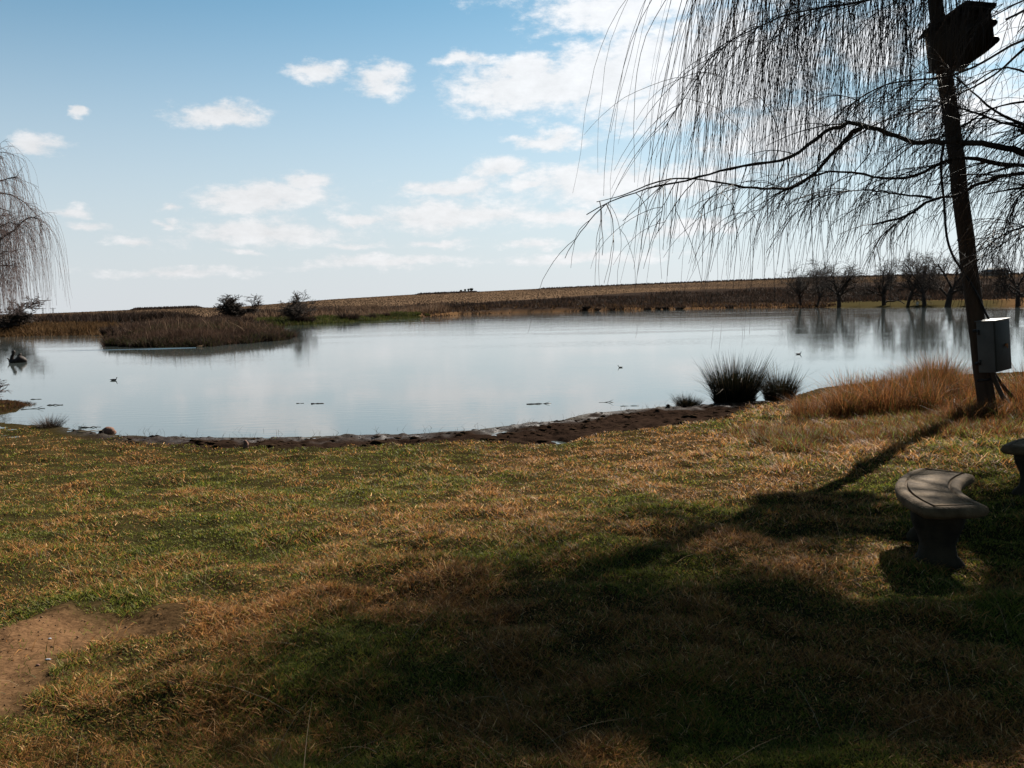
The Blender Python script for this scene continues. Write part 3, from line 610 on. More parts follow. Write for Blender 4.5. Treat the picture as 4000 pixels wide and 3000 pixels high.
# ------------------------------------------------------------------ leaning pole
PD = 13.3
pb = atd(3858, 1600, PD); pt = atd(3622, -260, PD); ax = (pt - pb); plen = np.linalg.norm(ax); ax /= plen
pb = pb - ax * .45; plen += .45
xr = np.cross(np.array([0, 1, 0.]), ax); xr /= np.linalg.norm(xr); yr = np.cross(ax, xr)
PM = Matrix(((xr[0], yr[0], ax[0], pb[0]), (xr[1], yr[1], ax[1], pb[1]), (xr[2], yr[2], ax[2], pb[2]), (0, 0, 0, 1)))
def on_pole(px, py, off=0):
    q = atd(px, py, PD + off) - pb; return np.array([q @ xr, q @ yr, q @ ax])
pole = empty('utility_pole', (0, 0, 0)); pole.matrix_world = PM
tag(pole, 'tall dark wooden pole leaning left at the right of the photo, carrying two boxes', 'pole')
zz = np.linspace(0, plen + 1.2, 24); r_ = np.random.RandomState(3)
MB().tube(np.stack([r_.normal(0, .006, 24), r_.normal(0, .006, 24), zz], -1), .128 - .03 * zz / plen, 18).build('post', M['pole'], pole, True)
MB().tube([(0, 0, plen + 1.2), (0, 0, plen + 1.24)], [.105, .10], 16).build('pole_cap', M['iron'], pole, True)
c = on_pole(3672, 810); pts = [on_pole(*q, -.13) for q in ((3706,520),(3688,560),(3676,610),(3676,680),(3682,740),(3690,800),(3692,880),(3702,950),(3726,1010),(3765,1066),(3795,1110),(3822,1160),(3846,1215),(3862,1246))]
def smooth_path(P, n):
    P = np.array(P, float); s = np.concatenate([[0], np.cumsum(np.linalg.norm(np.diff(P, axis=0), axis=1))]); t = np.linspace(0, s[-1], n)
    Q = np.stack([np.interp(t, s, P[:, k]) for k in range(3)], -1)
    for _ in range(2): Q[1:-1] = (Q[:-2] + 2 * Q[1:-1] + Q[2:]) / 4
    return Q
MB().tube(smooth_path(pts, 40), .017, 8).build('cable', M['cable'], pole, True)
q0 = on_pole(3835, 1420, -.12); q1 = on_pole(3870, 1470, -.15)
for k_, (a_, b_, c_) in enumerate((((3872, 1448), (3905, 1530), (3962, 1620)), ((3880, 1455), (3925, 1520), (4000, 1590)))):
    MB().tube(smooth_path([on_pole(*a_, -.1 + .1 * k_), on_pole(*b_, -.25 + .25 * k_), on_pole(*c_, -.5 + .5 * k_)], 12), .035 - .006 * k_, 10).build('brace', M['pole'], pole, True)
for s_ in (.9, 3.0): MB().tube([(0, 0, s_), (0, 0, s_ + .035)], [.132 - .03 * s_ / plen] * 2, 18).build('band', M['iron'], pole, True)

# grey switch box on the pole
mbm = empty('switch_box', (0, 0, 0)); c = on_pole(3880, 1350, -.26)
mbm.matrix_world = PM @ Matrix.Translation(Vector(c)) @ Matrix.Rotation(radians(4), 4, 'Y') @ Matrix.Rotation(radians(36), 4, 'Z')
tag(mbm, 'grey metal electrical box with hinged door fixed low on the leaning pole', 'electrical box')
BW, BD, BH = .44, .24, .74
MB().box((0, .0, 0), (BW, BD, BH)).build('housing', M['steel'], mbm, bevel=.006)
MB().box((0, -BD / 2 - .012, 0), (BW - .012, .024, BH - .014)).build('door', M['steeldoor'], mbm, bevel=.005)
MB().box((0, -.01, BH / 2 + .006), (BW + .02, BD + .06, .012)).build('lid', M['steel'], mbm, bevel=.003)
MB().tube([(.06, -BD / 2 - .024, 0), (.06, -BD / 2 - .045, 0)], [.022, .018], 12).box((.06, -BD / 2 - .05, -.01), (.014, .014, .07)).build('latch', M['rust'], mbm)
for s_ in (-.22, .22): MB().tube([(-BW / 2 - .014, BD / 2 - .03, s_ - .035), (-BW / 2 - .014, BD / 2 - .03, s_ + .035)], [.014, .014], 8).build('hinge', M['iron'], mbm, True)
for s_ in (-.24, .24): MB().box((-.05, BD / 2 + .03, s_), (.36, .05, .04)).build('bracket', M['iron'], mbm)

# owl nest box high on the pole
nb = empty('nest_box', (0, 0, 0)); c = on_pole(3745, 150, -.20)
nb.matrix_world = PM @ Matrix.Translation(Vector(c)) @ Matrix.Rotation(radians(-14), 4, 'Z') @ Matrix.Scale(.88, 4)
tag(nb, 'large dark wooden nest box with sloping lid fixed high on the leaning pole', 'nest box')
s_ = PD / FPX
def prism(m, pts, y0, y1):
    k = len(pts); v = [(x_, y0, z_) for x_, z_ in pts] + [(x_, y1, z_) for x_, z_ in pts]
    q = [[i_, (i_ + 1) % k, k + (i_ + 1) % k, k + i_] for i_ in range(k)]; c0 = np.mean(np.array(v[:k]), 0); c1 = np.mean(np.array(v[k:]), 0)
    t = [[2 * k, (i_ + 1) % k, i_] for i_ in range(k)] + [[2 * k + 1, k + i_, k + (i_ + 1) % k] for i_ in range(k)]
    return m.add(v + [tuple(c0), tuple(c1)], q, t)
prof_ = [(-.44, -.37), (.06, -.45), (.44, -.27), (.44, .30), (.10, .44), (-.44, .20)]
prism(MB(), prof_, -.27, .27).build('box', M['boxwood'], nb)
prism(MB(), [(-.56, .155), (-.54, .195), (.10, .49), (.52, .345), (.51, .30), (.10, .445)], -.32, .30).build('lid', M['boxwood'], nb)
prism(MB(), [(-.46, -.375), (.06, -.455), (.06, -.48), (-.47, -.40)], -.28, .28).build('floor_board', M['boxwood'], nb)
MB().tube([(.12, -.271, .05), (.12, -.285, .05)], [.085, .085], 20).build('entrance_rim', M['iron'], nb)
for x_, z_ in ((.44, .10), (.44, -.17)): MB().tube([(x_ - .06, -.05, z_ - .02), (x_, -.05, z_ - .01), (x_ + .05, -.05, z_ + .01), (x_ + .10, -.05, z_ + .01), (x_ + .13, -.05, z_)], [.02, .045, .07, .055, .02], 12).build('knob', M['iron'], nb, True)
MB().box((-.30, .31, 0), (.10, .08, .8)).build('back_batten', M['boxwood'], nb)

# ------------------------------------------------------------------ benches
def bench(cx, cy, rz, label):
    z0 = min(H1(cx, cy), 0); e = empty('garden_bench', (cx, cy, z0), rz); tag(e, label, 'bench', 'curved concrete garden benches under the willow')
    Rm, hw, ang_ = 1.25, .188, .50
    def outline(inset):
        hwv = hw - inset; a_ = ang_ - inset / Rm; pts = []
        cr = .06 if inset < .05 else .012
        for t in np.linspace(-a_, a_, 25): pts.append((Rm - (Rm + hwv) * cos(t), (Rm + hwv) * sin(t)))
        for t in np.linspace(a_, -a_, 25): pts.append((Rm - (Rm - hwv) * cos(t), (Rm - hwv) * sin(t)))
        P = np.array(pts)
        for _ in range(2 if inset < .05 else 0):
            P = np.repeat(P, 1, 0); Q = P.copy(); Q = (np.roll(P, 1, 0) + 2 * P + np.roll(P, -1, 0)) / 4
            for k in (0, 24, 25, 49): P[k] = Q[k] * .6 + P[k] * .4
        return P
    # rings from the underside up and over a rounded edge, then the groove and the raised panel
    prof = [(.16, .365), (.045, .365), (.018, .372), (.004, .386), (0, .402), (.003, .420), (.012, .434), (.028, .441), (.058, .442), (.062, .428), (.070, .428), (.075, .443)]
    m = MB(); rings = [np.concatenate([outline(i_), np.full((50, 1), z_)], 1) for i_, z_ in prof]
    k = 50; n = len(rings); v = np.concatenate(rings); q = [[i_ * k + j_, i_ * k + (j_ + 1) % k, (i_ + 1) * k + (j_ + 1) % k, (i_ + 1) * k + j_] for i_ in range(n - 1) for j_ in range(k)]
    for base, fl in ((0, 1), ((n - 1) * k, 0)):
        for j_ in range(24):
            a0, a1, b0, b1 = base + j_, base + j_ + 1, base + 49 - j_, base + 48 - j_
            q.append([a0, b0, b1, a1] if not fl else [a0, a1, b1, b0])
    m.add(v, [list(reversed(t)) for t in q]); s = m.build('seat', M['stone'], e, False)
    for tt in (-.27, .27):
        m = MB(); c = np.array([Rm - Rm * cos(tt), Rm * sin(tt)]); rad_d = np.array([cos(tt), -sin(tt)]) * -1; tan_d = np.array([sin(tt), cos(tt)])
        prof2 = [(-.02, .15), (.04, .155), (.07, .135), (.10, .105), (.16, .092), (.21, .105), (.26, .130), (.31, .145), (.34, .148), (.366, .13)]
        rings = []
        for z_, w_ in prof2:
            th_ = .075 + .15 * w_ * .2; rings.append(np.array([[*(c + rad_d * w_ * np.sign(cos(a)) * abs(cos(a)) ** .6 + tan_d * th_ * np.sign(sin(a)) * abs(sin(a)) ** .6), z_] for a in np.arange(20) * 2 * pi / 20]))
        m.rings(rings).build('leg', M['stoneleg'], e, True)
    return e
b1 = bench(2.555, 5.457, radians(-23), 'curved concrete bench fully in view on the shaded grass')
b2 = bench(4.33, 7.08, radians(-62), 'second curved concrete bench, cut off by the right edge of the photo')

# ------------------------------------------------------------------ trees
def grow(r_, p, d, L, r, lev, out, cfg):
    n = cfg['n'][lev]; s = L / (n - 1); P = [np.array(p, float)]; d = np.array(d, float); d /= np.linalg.norm(d)
    for k in range(n - 1):
        d = d + r_.normal(0, cfg['wob'][lev], 3) + np.array([0, 0, cfg['up'][lev]]) * (.4 + k / n)
        d /= np.linalg.norm(d); P.append(P[-1] + d * s)
    P = np.array(P); rr = np.linspace(r, max(r * cfg['tap'][lev], cfg['rmin']), n); out.append((lev, P, rr))
    if lev + 1 < len(cfg['n']):
        kids = cfg['kids'][lev]
        for q in range(kids):
            t = cfg['t0'][lev] + (1 - cfg['t0'][lev]) * (q + r_.uniform(0, 1)) / kids; f_ = t * (n - 1); a = min(int(f_), n - 2); fr = f_ - a
            pp = P[a] * (1 - fr) + P[a + 1] * fr; td = P[a + 1] - P[a]; td /= np.linalg.norm(td)
            perp = r_.normal(0, 1, 3); perp -= td * (perp @ td); perp /= np.linalg.norm(perp)
            an = cfg['ang'][lev] * r_.uniform(.6, 1.3); nd_ = td * cos(an) + perp * sin(an)
            grow(r_, pp, nd_, L * cfg['len'][lev] * r_.uniform(.65, 1.2), max((rr[a]) * cfg['rk'][lev], cfg['rmin']), lev + 1, out, cfg)
def build_tree(name, base, out, split, mat_trunk, mat_twig, label, cat, group=None, sides=(8, 3)):
    e = empty(name, base); tag(e, label, cat, group)
    A = [(P, r) for l, P, r in out if l < split]; B = [(P, r) for l, P, r in out if l >= split]
    m = MB()
    for P, r in A: m.tube(P, r, sides[0])
    m.build('trunk', M[mat_trunk], e, True)
    V, q = tubes(B, sides[1]); np_mesh('crown', V, [q], None, M[mat_twig], False, e)
    return e
# row of bare willows on the far bank
FARCFG = dict(n=[5, 6, 6, 6, 6], wob=[.06, .16, .2, .22, .22], up=[.02, .03, .05, -.03, -.10], tap=[.75, .55, .5, .5, .6], kids=[8, 8, 7, 5], t0=[.5, .3, .2, .15], ang=[.80, .65, .7, .7], len=[1.5, .55, .5, .6], rk=[.45, .5, .5, .5], rmin=.018)
fw = [(3136,1207,1067,.36,.0,'first and smallest, leftmost of the row of bare willows on the far bank'),(3198,1206,1042,.28,.05,'slender bare willow, second from the left on the far bank'),(3285,1205,1040,.48,-.05,'thick trunked bare willow, third from the left on the far bank'),
      (3464,1203,1036,.45,-.08,'bare willow fourth on the far bank, a dead limb lying at its foot'),(3555,1202,1010,.34,.25,'bare willow leaning right, fifth from the left on the far bank'),(3623,1203,1004,.4,-.1,'bare willow sixth from the left, just right of the picnic table'),
      (3713,1204,1002,.58,.0,'stout dark bare willow seventh on the far bank, next left of the pole'),(3994,1206,1006,.4,-.15,'bare willow farthest right on the far bank, right of the pole')]
for i_, (px, py, top, r0, ln, lab) in enumerate(fw):
    p = at(px, 1201 if px < 3300 else 1199, WZ); r_ = np.random.RandomState(100 + i_); dist = p[1]; Ht = (py - top) / FPX * dist; out = []
    grow(r_, (0, 0, -.4), (ln, 0, 1), Ht * .30, r0, 0, out, FARCFG)
    zt = np.percentile([P[:, 2].max() for l, P, r in out], 97); zs = Ht / zt
    xs = min(1.8, .60 * Ht / max(1, np.percentile([abs(P[-1, 0]) for l, P, r in out], 96)))
    out = [(l, P * [xs, xs, zs], r) for l, P, r in out]
    build_tree('willow_tree', (p[0], p[1] + 1.2, H1(p[0], p[1] + 1.2)), out, 2, 'farbark', 'farbark', lab, 'tree', 'bare willows on the far bank')
# two trees beyond the reed spit
BUSHCFG = dict(n=[4, 6, 6, 5, 5], wob=[.1, .12, .18, .22, .2], up=[.0, .08, .05, .02, .0], tap=[.8, .5, .5, .5, .6], kids=[9, 9, 7, 5], t0=[.1, .15, .15, .1], ang=[.62, .6, .7, .7], len=[2.4, .5, .5, .6], rk=[.55, .5, .5, .5], rmin=.014)
def bush_tree(px, py, top, hw, seed, label, rmin, dense=1, name='bare_tree'):
    g_ = ground(px, py); r_ = np.random.RandomState(seed); dist = g_[1]; Ht = (py - top) / FPX * dist; Wd = hw / FPX * dist; out = []
    cfg = dict(BUSHCFG); cfg['rmin'] = rmin; cfg['kids'] = [int(k * dense) for k in BUSHCFG['kids']]
    grow(r_, (0, 0, -.2), (0, 0, 1), Ht * .35, Ht * .035, 0, out, cfg)
    zt = np.percentile([P[:, 2].max() for l, P, r in out], 98); xw = np.percentile([abs(P[-1, 0]) for l, P, r in out], 95)
    out = [(l, P * [Wd / xw, Wd / xw, Ht / zt], r) for l, P, r in out]
    return build_tree(name, g_, out, 2, 'farbark', 'farbark', label, 'tree', None)
bush_tree(935, 1256, 1163, 75, 5, 'dark dense bushy tree, left of the two trees beyond the reed spit', .028, 1.15)
bush_tree(1160, 1262, 1155, 62, 9, 'open bare forked tree, right of the two trees beyond the reed spit', .02, 1.0)
bush_tree(30, 1300, 1178, 110, 12, 'bare brown tree with spreading low branches at the left edge beyond the inlet', .03, 1.0)
# shrub on the spit, left edge
g_ = at(-60, 1560, -.5); out = []; r_ = np.random.RandomState(8)
cfg = dict(n=[4, 6, 6, 6], wob=[.05, .12, .12, .1], up=[.1, .05, 0, -.02], tap=[.7, .5, .5, .5], kids=[8, 5, 4], t0=[0, .2, .2], ang=[.8, .5, .5], len=[2.8, .6, .6], rk=[.6, .6, .6], rmin=.006)
grow(r_, (0, 0, -.1), (.3, 0, 1), .20, .02, 0, out, cfg)
build_tree('bare_shrub', (g_[0], g_[1], -.45), out, 1, 'twig', 'paletwig', 'small bare shrub with thin arching twigs on the brown spit at the left edge', 'shrub')

def hang(r_, p, d, L, n, wind=(-.03, 0), stiff=.25, rr=.003):
    P = [np.array(p, float)]; d = np.array(d, float); d /= np.linalg.norm(d); s = L / (n - 1)
    jx = r_.normal(0, .05, 2)
    for k in range(n - 1):
        d = d + np.array([wind[0], wind[1], -stiff]) + r_.normal(0, .06, 3) + np.array([jx[0], jx[1], 0]) * .3
        d /= np.linalg.norm(d); P.append(P[-1] + d * s)
    return np.array(P), np.linspace(rr, rr * .45, n)
# big willow at the left edge of the photo
r_ = np.random.RandomState(21); LD = 36.0
LB = atd(-290, 1290, LD); LB[2] = H1(LB[0], LB[1])
LW = empty('willow_tree', (0, 0, 0)); tag(LW, 'pale bare weeping willow reaching in from the left edge of the photo', 'tree')
MB().tube(smooth_path([LB - [0, 0, .3], LB + [.1, 0, 1.2], atd(-285, 1010, LD), atd(-300, 900, LD)], 10), np.linspace(.5, .34, 10), 14).build('trunk', M['bark'], LW, True)
lt = []; lb = []
LL = [[(0,731),(54,684),(81,682),(119,690),(168,678)],[(0,755),(60,738),(103,733),(174,755),(241,804)],[(0,961),(54,929),(108,904),(168,874),(201,847),(228,817),(255,820),(288,847),(307,890)],[(0,991),(76,977),(130,972),(179,964)],
 [(16,1015),(81,1032),(152,1018)],[(0,847),(33,825),(87,825),(135,834)],[(-40,640),(0,600),(30,570),(80,580)],[(-60,700),(0,640),(40,610),(90,600)],[(-60,880),(10,870),(70,880),(130,905)],[(-50,800),(0,785),(60,790),(120,812),(160,850)],[(-60,1060),(20,1060),(90,1080)],[(-60,930),(20,900),(80,860),(150,850),(190,870)],
 [(-160,720),(-80,650),(-60,600)],[(-200,820),(-260,700),(-320,620)],[(-340,800),(-420,740),(-520,800)],[(-350,900),(-450,850),(-600,900)],[(-250,760),(-200,640),(-140,600)]]
for k_, L_ in enumerate(LL):
    dz = r_.uniform(-2.2, 2.2); L_ = [(a_ * .74 - 56, b_ + 15) for a_, b_ in L_]; x0_, y0_ = L_[0]
    L3 = [(-290, 930 + r_.uniform(-20, 80), LD), ((x0_ - 290) / 2, (y0_ + 900) / 2 - 25, LD + dz * .4)] + [(a_, b_, LD + dz * (.6 + .4 * q_ / len(L_))) for q_, (a_, b_) in enumerate(L_)]
    P = smooth_path([atd(*a_) for a_ in L3], 22); P[3:] += r_.normal(0, .035, (19, 3)); n_ = len(P); rr_ = np.linspace(.10, .010, n_)
    MB().tube(P, rr_, 6).build('limb', M['bark'], LW, True)
    for q in range(30):
        t = r_.uniform(.3, 1) * (n_ - 1); a = min(int(t), n_ - 2); pp = P[a] + (P[a + 1] - P[a]) * (t - a); td = P[a + 1] - P[a]; td /= np.linalg.norm(td)
        s_ = hang(r_, pp, td * .9 + r_.normal(0, .55, 3) + [0, 0, .25], r_.uniform(.3, 1.0), 9, wind=(.01, 0), stiff=.10, rr=.009); lb.append(s_)
        for z_ in range(5):
            k2 = r_.randint(1, 8); Lh = r_.uniform(.6, 4.2); Lh = min(Lh, max(.4, s_[0][k2][2] - (1.6 + (1235 - 1225) / FPX * LD) + .1))
            lt.append(hang(r_, s_[0][k2], (s_[0][k2 + 1] - s_[0][k2]) * 3 + r_.normal(0, .25, 3), Lh, 10, wind=(0, 0), stiff=.75, rr=.0055))
V, q = tubes(lb, 4); np_mesh('branchlets', V, [q], None, M['paletwig'], False, LW)['kind'] = 'stuff'
V, q = tubes(lt, 3); np_mesh('hanging_twigs', V, [q], None, M['paletwig'], False, LW)['kind'] = 'stuff'

# ------------------------------------------------------------------ the near weeping willow, right
r_ = np.random.RandomState(77)
TB = np.array([9.3, 10.2]); TZ = H1(*TB)
NW = empty('willow_tree', (0, 0, 0)); tag(NW, 'large bare weeping willow overhanging the top right of the photo', 'tree')
def pxpath(L, jitter=.0, n=None):
    P = np.array([atd(a, b, c) for a, b, c in L]); P = smooth_path(P, n or len(L) * 3); return P
SDN = np.array(sd)
def sunline(P, B=np.array([2.62, 5.45, .45])):
    # how near a twig passes to the sunbeam that reaches the bench seat (long across its length)
    q = np.atleast_2d(P) - B; n_ = np.cross([.39, .92, 0], SDN); n_ /= np.linalg.norm(n_); u_ = np.cross(SDN, n_)
    return np.maximum(abs(q @ u_) / .62, abs(q @ n_) / .30).min()
limbs = []   # (path, r0, r1, twigs, strand length range)
def limb(L, r0, r1, tw, sl, **k): limbs.append((pxpath(L), r0, r1, tw, sl, k))
fork = np.array([TB[0], TB[1], TZ + 2.9])
limb([(4700,760,10.2),(4350,690,10),(4000,600,9.8),(3880,565,9.6),(3705,553,9.4),(3600,560,9.3),(3534,550,9.2),(3450,512,9.1),(3370,487,9.0),(3290,476,8.9),(3230,505,8.8),(3180,560,8.7),(3103,614,8.6),(3000,635,8.5),(2908,647,8.5),(2800,672,8.4),(2696,704,8.3),(2558,728,8.3),(2450,762,8.2),(2342,801,8.2),(2290,840,8.2)], .060, .004, 32, (.5, 1.25), t0=.15)
limb([(3380,487,9.0),(3363,500,9.0),(3306,537,9.1),(3270,580,9.1),(3233,618,9.2),(3200,665,9.2),(3150,705,9.2),(3087,736,9.2),(2981,738,9.1),(2900,730,9.1),(2835,715,9.0),(2740,700,9.0),(2631,694,9.0),(2520,725,8.9),(2430,765,8.9),(2330,789,8.9)], .024, .004, 13, (.5, 1.2), t0=.1)
limb([(4700,700,10.4),(4300,640,10.3),(4000,650,10.3),(3900,640,10.2),(3790,610,10.2),(3720,618,10.2),(3640,655,10.2),(3580,690,10.1),(3500,705,10.1),(3400,690,10.0),(3300,665,10.0),(3200,672,10.0),(3100,720,9.9),(3000,780,9.9)], .050, .006, 34, (.4, 1.0), t0=.3)
limb([(4600,560,11),(4200,650,11),(3990,675,11),(3900,692,11),(3795,724,11),(3738,781,10.9),(3681,765,10.9),(3632,775,10.9),(3590,815,10.8),(3551,846,10.8),(3470,865,10.7),(3404,877,10.7)], .040, .012, 20, (.3, .8), t0=.4)
limb([(3640,772,10.9),(3580,770,10.9),(3500,755,10.9),(3400,742,10.8),(3300,745,10.8),(3200,770,10.7),(3100,800,10.7)], .016, .004, 18, (.3, .8), t0=.2)
limb([(4700,300,9.6),(4350,60,9.5),(4000,146,9.4),(3868,228,9.4),(3762,287,9.4),(3640,312,9.4),(3502,313,9.3),(3430,340,9.3),(3380,366,9.2),(3298,431,9.2),(3241,480,9.1),(3180,560,9.0)], .030, .003, 26, (.4, 1.0), t0=.25)
limb([(4700,-300,9.6),(4000,-260,9.6),(3700,-120,9.4),(3420,0,9.2),(3300,22,9.1),(3176,33,9.0),(3046,61,8.9),(2960,110,8.8),(2860,150,8.8),(2780,190,8.7),(2730,270,8.7),(2715,340,8.7)], .030, .004, 34, (.8, 1.9), t0=.2)
for (tx, ty, dd, nt_) in tuple((a_, b_, c_, int(d_ * 1.05)) for a_, b_, c_, d_ in ((2600,-120,8.4,10),(2730,-160,8.9,34),(2800,-220,8.3,60),(2900,-60,9.3,70),(3000,-200,8.6,70),(3120,-60,9.0,70),(3250,-160,8.2,60),(3350,-120,9.4,48),(2900,-260,7.8,60),(3080,-320,10,60),(2760,-60,9.6,34),(2680,-30,8.8,8))):
    limb([(4700,-200,10),(4250,-620,9.8),(3900,-640,9.6),(tx + (3900-tx)*.6, -600, dd + .3),(tx + 250, -450, dd),(tx + 60, (ty - 450) / 2, dd),(tx, ty, dd)], .028, .004, nt_, (1.3, 3.7), t0=.6, strands_only=True)
for (pts, r0, nt_) in (
    ([(4400,900,10),(4100,740,9.8),(3960,730,9.8),(3850,760,9.8)], .045, 8),
    ([(4300,640,10.2),(4100,520,10.1),(3980,480,10.1),(3860,420,10.1),(3770,330,10.1),(3700,270,10.0)], .03, 22),
    ([(4500,520,9.9),(4200,500,9.9),(4000,500,9.8),(3900,480,9.8),(3800,430,9.7),(3700,410,9.7),(3620,415,9.7),(3540,455,9.7)], .03, 26),
    ([(4500,380,9.8),(4100,330,9.7),(3960,260,9.7),(3900,250,9.6),(3800,330,9.6)], .03, 22),
    ([(4400,0,9.6),(4100,80,9.6),(4000,190,9.5),(3900,290,9.5),(3780,350,9.5),(3650,420,9.5)], .028, 24),
    ([(4500,800,10.3),(4150,700,10.3),(4020,720,10.3),(3950,790,10.2),(3930,870,10.2)], .03, 22),
    ([(4400,820,10.8),(4150,880,10.8),(4000,880,10.8),(3900,920,10.7),(3840,980,10.7)], .025, 24),
    ([(4300,450,11),(4100,390,11),(3950,400,11),(3850,430,11),(3760,500,11),(3650,540,11),(3560,600,11)], .022, 30),
    ([(4500,-100,9),(4100,-40,9),(3950,20,9),(3850,80,9)], .02, 20)):
    limb(pts, r0, .006, nt_, (.4, 1.1), t0=.2)
# the rest of the crown, out of the photograph, that throws the shade
for q in range(34):
    a = 2 * pi * q / 34 + r_.uniform(-.12, .12); Lr = r_.uniform(3.0, 5.6); zt = TZ + r_.uniform(3.6, 6.6)
    tip = np.array([TB[0] + cos(a) * Lr, TB[1] + sin(a) * Lr, zt])
    c_ = np.array([TB[0] + cos(a) * Lr * .5, TB[1] + sin(a) * Lr * .5, zt + r_.uniform(-.4, 1.2)])
    P = smooth_path([fork + [cos(a) * .15, sin(a) * .15, r_.uniform(-.2, .7)], (fork + c_) / 2 + r_.normal(0, .2, 3), c_, (c_ + tip) / 2 + [0, 0, .15], tip], 16)
    ppx, ppy = proj(P[:, 0], P[:, 1], P[:, 2])
    ok = ~((np.nan_to_num(ppx, nan=9999) < 3950) & (np.nan_to_num(ppy, nan=-9999) > 0) & (P[:, 1] > 1))
    if sunline(P) < .9: continue
    if ok.all(): limbs.append((P, .075, .012, 40, (.6, 1.9), dict(t0=.2)))
    else:
        P = P[:max(4, int(np.argmin(ok)))]; limbs.append((P, .075, .03, 10, (.4, 1.0), dict(t0=.3)))
SHG = [tuple(at(a, b, 0)[:2]) for a, b in [(2200,2030),(3150,1995),(3500,2050),(4000,2190),(4400,2250),(4900,3300),(250,3300),(700,2900),(1300,2600),(1750,2350),(1950,2150)]]
nh = 0
for q in range(6000):     # high limbs over the bank; their twigs shade the lower right of the lawn
    if nh >= 74: break
    g_ = np.array([r_.uniform(-2.5, 7.0), r_.uniform(1.0, 8.5)])
    if sdf(SHG, g_[0], g_[1]) > -.3: continue
    hz_ = r_.uniform(5.0, 8.4); off_ = (hz_ + .3) / tan(SUN_EL); tip = np.array([g_[0] + sin(SUN_AZ) * off_, g_[1] + cos(SUN_AZ) * off_, hz_])
    mid = (fork + tip) / 2 + [r_.normal(0, .4), r_.normal(0, .4), .8]
    P = smooth_path([fork, (fork + mid) / 2 + r_.normal(0, .15, 3), mid, (mid + tip) / 2 + [0, 0, .3], tip], 18)
    ppx, ppy = proj(P[:, 0], P[:, 1], P[:, 2])
    if ((np.nan_to_num(ppx, nan=9999) < 4060) & (np.nan_to_num(ppy, nan=-9999) > -260) & (P[:, 1] > 1)).any(): continue
    if sunline(P) < .8: continue
    nh += 1; limbs.append((P, .12, .035, 80, (.35, .8), dict(t0=.35, hi=True)))
print('shade limbs', nh)
tz = smooth_path([(TB[0] + .2, TB[1], TZ - .3), (TB[0] + .1, TB[1], TZ + .6), (TB[0] - .05, TB[1], TZ + 1.6), (TB[0], TB[1], TZ + 2.4), tuple(fork + [0, 0, .4])], 14)
MB().tube(tz, np.array([.62, .5, .44, .42, .40, .39, .38, .38, .38, .39, .40, .42, .42, .30]), 16).build('trunk', M['bark'], NW, True)
twigs = []; strands = []
def off_frame(P):
    a_, b_ = proj(P[:, 0], P[:, 1], P[:, 2]); return (np.nan_to_num(a_, nan=9999) < 3950) & (np.nan_to_num(b_, nan=-9999) > 0)
for li, (P, r0, r1, nt_, sl, kw) in enumerate(limbs):
    n = len(P); rr = r0 + (r1 - r0) * np.linspace(0, 1, n) ** .7
    # knobbly bark
    rr = rr * (1 + .10 * r_.randn(n)); P = P + r_.normal(0, 1, (n, 3)) * (rr * .35)[:, None]
    if li < 19: pass
    MB().tube(P, rr, 8).build('limb', M['bark'], NW, True)
    t0 = kw.get('t0', .2); hi = kw.get('hi')
    for q in range(nt_):
        t = (t0 + (1 - t0) * r_.uniform(0, 1) ** .8) * (n - 1); a = min(int(t), n - 2); pp = P[a] + (P[a + 1] - P[a]) * (t - a)
        td = P[a + 1] - P[a]; td /= np.linalg.norm(td)
        if kw.get('strands_only') or r_.uniform() < .35:
            s = hang(r_, pp, td * .12 + r_.normal(0, .28, 3) + [0, 0, -.2], r_.uniform(*sl), 13, wind=(-.01, 0), stiff=.34, rr=r_.uniform(.0022, .0052)); strands.append(s)
            if r_.uniform() < .5: 
                P2 = s[0]; k_ = r_.randint(2, 7); strands.append(hang(r_, P2[k_], (P2[k_ + 1] - P2[k_]) + r_.normal(0, .03, 3), r_.uniform(.4, 1) * sl[1] * .8, 11, stiff=.22, rr=.0026))
        else:
            # a side branch that arches out, then strands off it
            dd = td * (.3 if (li < 2 and t > .55 * n) else .9) + r_.normal(0, .42, 3) + [-.06, 0, .05]; L2 = r_.uniform(.45, 1.25) * (1.3 if hi else 1) * (1 - .5 * (t / n) ** 2)
            s = hang(r_, pp, dd, L2, 10, wind=(-.05, 0), stiff=.075, rr=max(.0055, rr[a] * (.42 if hi else .35))); P2 = s[0]; twigs.append((P2, np.maximum(s[1], .003)))
            for z_ in range(r_.randint(2, 5) if (li < 2) else r_.randint(5, 10)):
                k_ = r_.randint(1, 9); strands.append(hang(r_, P2[k_], (P2[k_ + 1] - P2[k_]) / .1 + r_.normal(0, .4, 3), r_.uniform(.35, .8) * sl[1], 11, wind=(-.035, 0), stiff=r_.uniform(.12, .28), rr=r_.uniform(.0028, .0045)))
strands = [s for s in strands if sunline(s[0][:, :]) > 1 or r_.uniform() < .10]
twigs = [s for s in twigs if sunline(s[0]) > 1 or r_.uniform() < .12]
V, q = tubes(twigs, 5); np_mesh('branchlets', V, [q], None, M['twig'], False, NW)
V, q = tubes(strands, 3); o = np_mesh('hanging_twigs', V, [q], None, M['twig'], False, NW)
o['kind'] = 'stuff'
bl = [o for o in NW.children if o.name.startswith('branchlets')][0]; bl['kind'] = 'stuff'
print('strands', len(strands), 'twigs', len(twigs), 'limbs', len(limbs))

